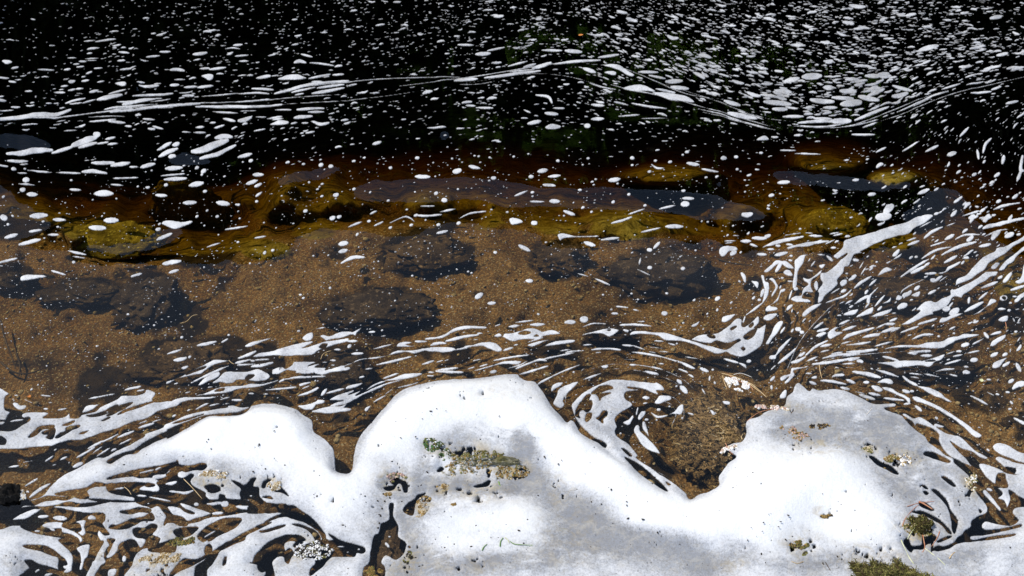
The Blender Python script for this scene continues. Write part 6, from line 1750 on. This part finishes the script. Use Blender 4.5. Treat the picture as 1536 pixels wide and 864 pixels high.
mossy('small yellow', (1350, 1404, 760, 826), 260, .006, 40)

# ---------------------------------------------------------------- clumps of algae and scum lying on the foam, and specks of grit
def foamz(px, py):
    return float(hwat(px, py)) + float(FF.samp(Z, px, py)) if FF.samp(FF.F, px, py) > 0 else float(hwat(px, py))
def clump(x, y, rx, ry, n, mats, label, seed, rot=0.0, size=.0035, cat='algae', nm='algae_clump'):
    R = random.Random(seed); V, Fc, mi = [], [], []
    n = int(n * 3.0); size = size * .9
    for _ in range(n):
        t = R.uniform(0, 6.283); q_ = math.sqrt(R.random()); u, v = q_ * math.cos(t) * rx, q_ * math.sin(t) * ry
        if mnoise.noise((u / 9 + seed, v / 7, 0)) < -0.12 + .25 * (q_ - .5): continue
        px, py = x + u * math.cos(rot) + v * math.sin(rot), y - u * math.sin(rot) + v * math.cos(rot)
        z = foamz(px, py); X, Y = ground(px, py, z); s = size * R.uniform(.4, 1.3); b = len(V); a = R.uniform(0, 6.28)
        if 655 < px < 805 and 668 < py < 730:
            d_ = (Vector((X, Y, z)) - Vector((0, 0, CAM_H))).normalized()
            for o_ in CREST:
                h_ = bvh(o_).ray_cast(Vector((0, 0, CAM_H)), d_)
                if h_[0] is not None and h_[0].z > z: X, Y, z = h_[0]
        for k in range(5):
            aa = a + k * 1.2566; V.append((X + math.cos(aa) * s * R.uniform(.6, 1.3), Y + math.sin(aa) * s * R.uniform(.6, 1.3), z - .001 + R.uniform(0, s * .5)))
        V.append((X, Y, z + s * R.uniform(.5, 1.1))); k0 = R.choices(range(len(mats)), [1.0 / (i + 1) for i in range(len(mats))])[0]
        for k in range(5): Fc.append((b + k, b + (k + 1) % 5, b + 5)); mi.append(k0)
    if not Fc: return
    Fc = np.array(Fc); me = npmesh(nm, np.array(V), Fc.ravel(), np.arange(0, len(Fc) * 3, 3), np.full(len(Fc), 3), mats[0], False)
    for m_ in mats[1:]: me.materials.append(m_)
    me.polygons.foreach_set('material_index', np.array(mi, np.int32)); loc = center(me); link(nm, me, label, cat, None, None, None, loc)
A_br = mat_plain('algae_brown', (.16, .09, .025), (.34, .22, .07)); A_ol = mat_plain('algae_olive', (.10, .09, .02), (.22, .20, .06)); A_gr = mat_plain('algae_green', (.03, .07, .02), (.08, .16, .05))
A_gy = mat_plain('algae_grey', (.22, .21, .17), (.46, .44, .38)); A_dk = mat_plain('scum_dark', (.015, .012, .01), (.06, .045, .03)); A_tan = mat_plain('scum_tan', (.38, .29, .16), (.62, .52, .36)); A_pink = mat_plain('scum_pink', (.40, .24, .18), (.62, .44, .36)); A_wh = mat_plain('froth_white', (.70, .66, .60), (.85, .84, .82))
for a in [
  (656, 674, 24, 12, 420, [A_gr, A_ol, A_dk, A_wh], 'green algae tuft at the left tip of the algae rock crest', 1, -.6),
  (712, 683, 44, 6, 620, [A_ol, A_gy, A_br, A_dk], 'olive algae arc along the top of the algae rock crest', 2, .06),
  (700, 700, 38, 12, 420, [A_gy, A_br, A_ol, A_tan], 'grey-brown algae patch hanging below the olive arc', 3, .2),
  (764, 708, 30, 11, 420, [A_br, A_gy, A_ol, A_dk, A_tan], 'rusty algae patch at the right end of the algae rock crest', 4, 0),
  (664, 730, 9, 4, 70, [A_br, A_tan], 'small tan algae curl above the twin gold patches', 5, .2),
  (636, 753, 11, 8, 150, [A_br, A_dk, A_tan], 'upper of the twin gold-brown algae patches in the grey foam', 6, .6),
  (632, 770, 9, 5, 110, [A_br, A_tan], 'lower of the twin gold-brown algae patches in the grey foam', 7, .6),
  (582, 741, 6, 3, 50, [A_br, A_tan], 'tiny gold algae spot left of the small dark arch in the foam', 8, 0),
  (681, 757, 4, 2, 24, [A_br], 'lone reddish crumb on white foam below the algae crest', 9, 0),
  (322, 712, 24, 6, 240, [A_tan, A_br, A_wh], 'crumbly tan scum around the brown hole at lower left', 10, 0),
  (412, 728, 11, 8, 160, [A_tan, A_br, A_wh], 'tan scum lump beside the dark notch left of the white slope', 11, .3),
  (242, 838, 34, 8, 240, [A_tan, A_br], 'tan scum scattered on pale foam at the bottom left', 12, .1),
  (272, 812, 24, 6, 200, [A_ol, A_dk, A_br], 'olive weed fringe under the brown window at lower left', 13, .1),
  (470, 826, 30, 14, 500, [A_wh, A_dk, A_dk, A_ol], 'tangle of white bubbles and black weed at the lower left', 14, .1),
  (1338, 688, 14, 5, 130, [A_br, A_ol, A_tan], 'brown algae patch on grey foam right of the black slit', 15, -.1),
  (1300, 676, 9, 6, 70, [A_ol, A_tan], 'pale yellow-green algae spot left of the black slit', 16, 0),
  (1357, 690, 12, 8, 90, [A_wh, A_tan, A_br], 'white crumbly froth next to the brown algae patch', 17, 0),
  (1200, 817, 16, 6, 160, [A_ol, A_br, A_dk], 'dark olive moss tuft on white foam at the bottom', 18, .1),
  (1206, 829, 7, 4, 50, [A_ol, A_dk], 'small moss crumb just below the dark olive tuft', 19, .2),
  (1240, 774, 9, 3, 60, [A_br, A_dk], 'short brown crumb on the brightest foam', 20, 0),
  (1378, 790, 24, 14, 420, [A_ol, A_tan, A_br, A_dk], 'yellow-brown algae cap on the little rock with stalks', 21, -.2),
  (1457, 722, 10, 14, 110, [A_tan, A_ol, A_wh], 'cream crumbs at the right edge of the grey foam', 22, 0),
  (1106, 576, 22, 9, 300, [A_wh, A_wh, A_tan], 'bright white froth caught under straw on the weedy rock', 23, -.3),
  (1158, 612, 26, 4, 170, [A_pink, A_wh, A_tan], 'pinkish scum along the rim where foam meets the weedy rock', 24, -.1),
  (1192, 650, 24, 9, 90, [A_br, A_pink, A_dk], 'thin reddish crumbs on foam below the straw rock', 25, -.4),
  (1230, 640, 16, 4, 60, [A_dk, A_br], 'dark crumb line on the grey hump of foam', 26, 0),
  (594, 716, 16, 7, 60, [A_pink, A_ol, A_tan], 'pale scum over the small dark arch in the foam', 27, 0),
  (1094, 674, 14, 6, 110, [A_wh, A_tan, A_pink], 'ragged white shreds at the right edge of the weedy rock', 28, .4),
  (28, 742, 14, 8, 60, [A_wh, A_tan], 'whitish crust on the wet black rock', 29, 0),
  (560, 858, 14, 8, 120, [A_br, A_ol], 'gold weed at the mouth of the gap in the foam', 30, 0),
  (612, 836, 8, 10, 60, [A_dk, A_ol], 'dark crumbs right of the gap in the foam', 31, 0)]: clump(*a)
def specks(n):
    R = random.Random(5); V, Fc = [], []
    while n:
        px, py = R.uniform(0, 1536), R.uniform(560, 960)
        if FF.samp(FF.F, px, py) < 8: continue
        n -= 1; z = foamz(px, py); s = R.choice([.0007, .0009, .0012, .0016, .0024]); X, Y = ground(px, py, z); b = len(V); e = R.uniform(.8, 2.2); a = R.uniform(0, 3.14)
        for k in range(5):
            t = k * 1.2566; u, v = math.cos(t) * s * e, math.sin(t) * s; V.append((X + u * math.cos(a) - v * math.sin(a), Y + u * math.sin(a) + v * math.cos(a), z - .0005))
        V.append((X, Y, z + s * .9)); Fc += [(b + k, b + (k + 1) % 5, b + 5) for k in range(5)]
    Fc = np.array(Fc); return npmesh('grit', np.array(V), Fc.ravel(), np.arange(0, len(Fc) * 3, 3), np.full(len(Fc), 3), A_dk, False)
link('grit', specks(620), 'dark grit and insects peppered over the foam sheet', 'grit', None, 'stuff')
# row of black beads left of the gap in the foam
for k, (x, y) in enumerate([(575, 741), (577, 752), (573, 763), (571, 774), (569, 785), (567, 792)]):
    z = foamz(x, y); X, Y = ground(x, y, z); V, Fc = ICO[2]
    link('bead', npmesh('bead', V * (.0022, .003, .0012), Fc.ravel(), np.arange(0, len(Fc) * 3, 3), np.full(len(Fc), 3), A_dk), ['topmost', 'second from the top', 'third from the top', 'third from the bottom', 'second from the bottom', 'lowest'][k] + ' of six black beads left of the gap in the foam', 'bubble hole', 'row of black beads left of the foam gap', None, None, (X, Y, z + .0006))

# ---------------------------------------------------------------- stalks, needles, twigs, blades and leaves
def tube(P, r0, r1, mat, name, label, cat, flat=1.0, zoff=.001, z=None, arch=0.0, group=None):
    C = catmull(P, 5, False) if len(P) > 2 else catmull([P[0], ((P[0][0] + P[1][0]) / 2 + .8, (P[0][1] + P[1][1]) / 2 - .8), P[1]], 5, False)
    m = len(C); V, Q = [], []; NS = 6; pts = []
    zs = [(foamz(x, y) if z is None else z) for x, y in C]; zm = np.convolve(np.pad(zs, 2, mode='edge'), np.ones(5) / 5, 'valid')
    zm = np.maximum(zm, np.array(zs) - .002)
    for k, (x, y) in enumerate(C):
        zz_ = zm[k] + zoff + arch * math.sin(math.pi * k / (m - 1)); X, Y = ground(x, y, zz_); pts.append(Vector((X, Y, zz_)))
    for k in range(m):
        d = (pts[min(k + 1, m - 1)] - pts[max(k - 1, 0)]).normalized(); n1 = d.cross(Vector((0, 0, 1))).normalized(); n2 = n1.cross(d)
        r = (r0 + (r1 - r0) * k / (m - 1)) * (.75 + .5 * abs(mnoise.noise((k * .7, x0s := P[0][0], 0)))) * (0.3 if k in (0, m - 1) else 1)
        for s in range(NS): t = s / NS * 6.2832; V.append((pts[k] + n1 * math.cos(t) * r + n2 * math.sin(t) * r * flat)[:])
    for k in range(m - 1):
        for s in range(NS): a, b = k * NS + s, k * NS + (s + 1) % NS; Q.append((a, b, b + NS, a + NS))
    Q = np.array(Q); me = npmesh(name, np.array(V), Q.ravel(), np.arange(0, len(Q) * 4, 4), np.full(len(Q), 4), mat); loc = center(me)
    return link(name, me, label, cat, group, None, None, loc)
W_tan = mat_plain('straw', (.42, .28, .13), (.62, .46, .26)); W_red = mat_plain('red_stalk', (.38, .14, .07), (.55, .28, .16)); W_dk = mat_plain('dark_twig', (.03, .02, .012), (.09, .06, .035))
W_gr = mat_plain('grass_green', (.10, .20, .03), (.22, .34, .08)); W_pal = mat_plain('pale_stalk', (.50, .50, .26), (.66, .66, .42)); W_or = mat_plain('orange_leaf', (.40, .13, .03), (.60, .24, .06)); W_wh = mat_plain('bleached_stalk', (.62, .55, .45), (.75, .70, .62))
for P, r0, r1, mt, nm, lb, ct in [
  ([(186,730),(197,742)], .0012, .0008, W_tan, 'pine_needle', 'short tan needle afloat in the small brown pool at lower left', 'needle'),
  ([(275,718),(289,732),(303,748)], .0014, .0008, W_tan, 'pine_needle', 'long tan needle slanting beside the white foam lobe at lower left', 'needle'),
  ([(1229,547),(1230,556),(1233,568)], .0016, .001, W_tan, 'straw', 'upright tan straw above the right part of the foam sheet', 'straw'),
  ([(343,540),(347,544),(351,546)], .0012, .0008, W_tan, 'pine_needle', 'tiny tan needle tip among foam streaks left of the dome', 'needle'),
  ([(481,539),(484,532),(490,528),(497,526)], .0012, .0008, W_tan, 'straw', 'curved tan straw over the dark knobbly stone', 'straw'),
  ([(270,485),(280,482),(288,474),(296,472)], .001, .0008, W_tan, 'straw', 'thin pale straw over sand right of the rough dark boulder', 'straw'),
  ([(1380,781),(1372,792),(1366,800),(1361,809)], .0018, .0010, W_pal, 'stalk', 'yellow stalk leaning across the little algae-capped rock', 'stalk'),
  ([(1351,809),(1357,822),(1363,835),(1371,846)], .0020, .0014, W_pal, 'stalk', 'pale stalk lying between the little rock and the mossy rock', 'stalk'),
  ([(1384,802),(1386,812),(1387,822),(1380,834)], .0018, .0010, W_red, 'stalk', 'red stalk hanging over the dark hollow of the little rock', 'stalk'),
  ([(1410,796),(1405,808),(1397,820)], .0012, .0008, W_red, 'stalk', 'thin reddish stalk right of the dark hollow', 'stalk'),
  ([(1387,822),(1396,829),(1410,840),(1418,848)], .0014, .0008, W_pal, 'stalk', 'pale green stalk trailing right from the dark hollow', 'stalk'),
  ([(1360,760),(1376,755),(1390,753),(1402,752)], .0012, .0006, W_red, 'stalk', 'nearly level pink stalk above the two thin black slits', 'stalk'),
  ([(1353,790),(1358,778),(1366,768),(1378,757)], .0012, .0008, W_red, 'stalk', 'arched pink stalk around the left of the little rock', 'stalk'),
  ([(1336,782),(1344,792),(1352,800)], .0010, .0006, W_wh, 'stalk', 'bleached stalk end left of the little rock', 'stalk'),
  ([(1082,560),(1098,564),(1118,572),(1140,588)], .0020, .0014, W_tan, 'straw', 'longest straw draped over the top of the weedy rock', 'straw'),
  ([(1084,563),(1086,572),(1090,582)], .0016, .001, W_tan, 'straw', 'short straw bent down the left of the white froth', 'straw'),
  ([(1090,560),(1104,570),(1124,578),(1130,586)], .0014, .001, W_red, 'straw', 'rusty straw between the froth and the longest straw', 'straw'),
  ([(1118,572),(1130,578),(1150,596)], .0020, .0010, W_tan, 'straw', 'straw pointing down right off the weedy rock', 'straw'),
  ([(1100,562),(1112,560),(1128,566)], .0012, .0008, W_wh, 'straw', 'bleached straw arching above the white froth', 'straw'),
  ([(1086,680),(1092,672),(1100,666)], .0014, .0008, W_wh, 'straw', 'bleached straw at the lower right rim of the weedy rock', 'straw'),
  ([(1088,664),(1094,676),(1100,682)], .0012, .0008, W_red, 'straw', 'reddish straw crossing the bleached one on the rim', 'straw'),
  ([(1120,632),(1140,618),(1170,612)], .0012, .0008, W_red, 'straw', 'pink straw along the rim between weedy rock and foam', 'straw'),
  ([(750,820),(751,812),(755,806)], .0018, .0008, W_gr, 'grass_blade', 'upright bright green grass blade on the foam at the bottom centre', 'grass blade'),
  ([(723,826),(726,820),(731,816)], .0018, .0008, W_gr, 'grass_blade', 'short green grass blade left of the upright one', 'grass blade'),
  ([(765,812),(772,816),(784,817),(800,818)], .0012, .0008, W_gr, 'grass_blade', 'long thin grass blade lying level on the foam', 'grass blade'),
  ([(757,806),(762,810),(764,815)], .0012, .0008, W_pal, 'grass_blade', 'pale curled blade between the green grass blades', 'grass blade'),
  ([(748,722),(749,726),(751,730)], .0024, .0012, W_gr, 'grass_blade', 'tiny green blade under the rusty algae patch', 'grass blade'),
  ([(1424,838),(1428,832),(1433,828)], .0020, .0010, W_tan, 'stalk', 'short gold stalk on grey foam right of the little rock', 'stalk'),
  ([(1187,842),(1196,845),(1206,842)], .0012, .0008, W_tan, 'straw', 'thin curved straw below the dark olive tuft', 'straw'),
  ([(1378,752),(1388,757),(1399,764)], .0030, .0016, W_red, 'stalk', 'thick rust-red stub lying in the black slit', 'stalk'),
  ([(1300,622),(1308,612)], .0012, .0008, W_wh, 'straw', 'fine pale straw on the grey hump of foam', 'straw'),
  ([(1508,483),(1509,496)], .0014, .0008, W_red, 'straw', 'tiny red straw under foam squiggle at the right border', 'straw'),
  ([(1238,843),(1242,850),(1246,856)], .0012, .0008, W_dk, 'twig', 'small dark twig left of the mossy rock', 'twig')]:
    tube(P, r0, r1, mt, nm, lb, ct)
for P, lb in [([(0,478),(8,510),(16,530),(24,555)], 'dark twig lying under water along the left border'), ([(0,542),(20,558),(44,560),(66,552)], 'crooked dark twig under water near the left border'),
              ([(24,530),(30,548),(28,566)], 'short dark twig crossing the crooked one'), ([(1330,405),(1344,398),(1352,402)], 'dark sunken twig under the foam streaks at right'),
              ([(1075,388),(1100,395),(1128,398)], 'thin sunken twig on sand right of the big boulder')]:
    tube(P, .004, .002, W_dk, 'twig', lb, 'twig', z=-.06)
def leaf(px, py, l, wd, rot, mat, label, z=None):
    z = foamz(px, py) + .002 if z is None else z; X, Y = ground(px, py, z); V, Q = [], []; K = 8
    for k in range(K + 1):
        t = k / K; w_ = wd * math.sin(math.pi * t) ** .7 * (1 - .25 * t) + .0003; c = .12 * l * math.sin(3 * t)
        for s in (-1, 0, 1): V.append(((t - .5) * l, s * w_, c * .3 + abs(s) * wd * .35))
    for k in range(K):
        for s in range(2): a = k * 3 + s; Q.append((a, a + 3, a + 4, a + 1))
    Q = np.array(Q); me = npmesh('leaf', np.array(V), Q.ravel(), np.arange(0, len(Q) * 4, 4), np.full(len(Q), 4), mat)
    o = link('fallen_leaf', me, label, 'leaf', None, None, None, (X, Y, z)); o.rotation_euler = (0, 0, rot); return o
leaf(871, 53, .020, .006, .3, W_or, 'small orange-brown leaf among foam flecks at the top of the photo')
leaf(44, 595, .010, .005, -.8, W_or, 'tiny orange leaf crumb above the slit foam band at left')
leaf(1472, 571, .012, .006, 1.2, W_pal, 'pale yellow leaf fragment near the right border', None)

# loose pebbles and grit on the bed
def pebbles(n):
    R = random.Random(9); V0, F0 = ICO[1]; V, Fc = [], []
    for _ in range(n):
        px = R.uniform(-60, 1600); py = R.uniform(350, 860)
        if 1300 < px < 1520 and 540 < py < 720: pass
        elif R.random() > .45: continue
        z = bedz(px, py); X, Y = ground(px, py, z); s = R.lognormvariate(-5.6, .45); b = len(V)
        S = np.array([s * R.uniform(.7, 1.4), s * R.uniform(.7, 1.3), s * R.uniform(.4, .8)])
        a = R.uniform(0, 6.28); c, s_ = math.cos(a), math.sin(a)
        W = V0 * S * (1 + .25 * np.array([R.uniform(-1, 1) for _ in V0])[:, None]); W = W @ np.array([[c, s_, 0], [-s_, c, 0], [0, 0, 1]]) + (X, Y, z + S[2] * .4)
        V += W.tolist(); Fc.append(F0 + b)
    Fc = np.concatenate(Fc); return npmesh('pebbles', np.array(V), Fc.ravel(), np.arange(0, len(Fc) * 3, 3), np.full(len(Fc), 3), M_peb)
M_peb = mat_rock('pebble', (.10, .075, .045), (.46, .36, .22), None, 40, .004)
link('pebbles', pebbles(4200), 'scattered small pebbles and grit on the sandy bed', 'pebbles', None, 'stuff')

# ---------------------------------------------------------------- the wooded far bank (seen mirrored in the dark water)
M_bank = mat_plain('bank_earth', (.012, .014, .006), (.03, .03, .012), 3)
M_leaf = [mat_plain('wood_leaf_' + n, a, b, 3) for n, a, b in (('dark', (.012, .02, .006), (.03, .045, .012)), ('bright', (.18, .36, .03), (.42, .60, .08)))]  # second leaf colour painted brighter to stand for lit leaves
na, nz = 400, 16
Vk = []
for i in range(nz + 1):
    for j in range(na + 1):
        a = math.radians(-88 + 176 * j / na); t = i / nz; r = RB + .35 + 1.2 * t + .5 * mnoise.noise((j * .3, i * .3, 0)); h = -3.3 + (HT + 3.3) * t * (1 if i < nz else 1 + .006 * mnoise.noise((j * .9, 0, 5)))
        h = HT / RB * r * (1 + .0022 * mnoise.noise((j * .8, 0, 5))) if i == nz else h
        Vk.append((r * math.sin(a), cy0 + r * math.cos(a), h))
link('far_bank', gridmesh('far_bank', np.array(Vk)[::-1], nz + 1, na + 1, M_bank), 'steep dark earth bank across the river', None, None, 'structure')
def woods(n, mat, name, label, br):
    R = random.Random(17 + br); V, Q = [], []
    for _ in range(n):
        a = math.radians(R.uniform(-86, 86)); e = R.uniform(0, 1) ** .8
        if br:
            a = math.radians(R.gauss(7, 8)); e = R.uniform(.60, .90)
            if mnoise.noise((a * 14, e * 12, 2)) < .12: continue
        r = RB + R.uniform(-.3, .3); z = HT * e * r / RB; z = min(z, r * math.tan(math.radians(E_TREE - .03 + .12 * mnoise.noise((a * 30, 1, 1)))) - .02)
        X, Y = r * math.sin(a), cy0 + r * math.cos(a); s = R.uniform(.05, .12); b = len(V)
        n_ = Vector((R.gauss(0, 1), R.gauss(0, 1), R.gauss(0, 1))).normalized(); u = n_.orthogonal().normalized(); v = n_.cross(u)
        for du, dv in ((-1, 0), (0, -.5), (1, 0), (0, .5)): V.append((Vector((X, Y, z)) + u * s * du + v * s * dv)[:])
        Q.append((b, b + 1, b + 2, b + 3))
    Q = np.array(Q); link(name, npmesh(name, np.array(V), Q.ravel(), np.arange(0, len(Q) * 4, 4), np.full(len(Q), 4), mat, False), label, 'trees', None, 'stuff')
woods(42000, M_leaf[0], 'far_wood', 'dark leafy wood on the far bank mirrored in the river', 0)
woods(7000, M_leaf[1], 'lit_painted_foliage', 'boughs painted sunlit green on the far bank mirrored at the top of the photo', 1)
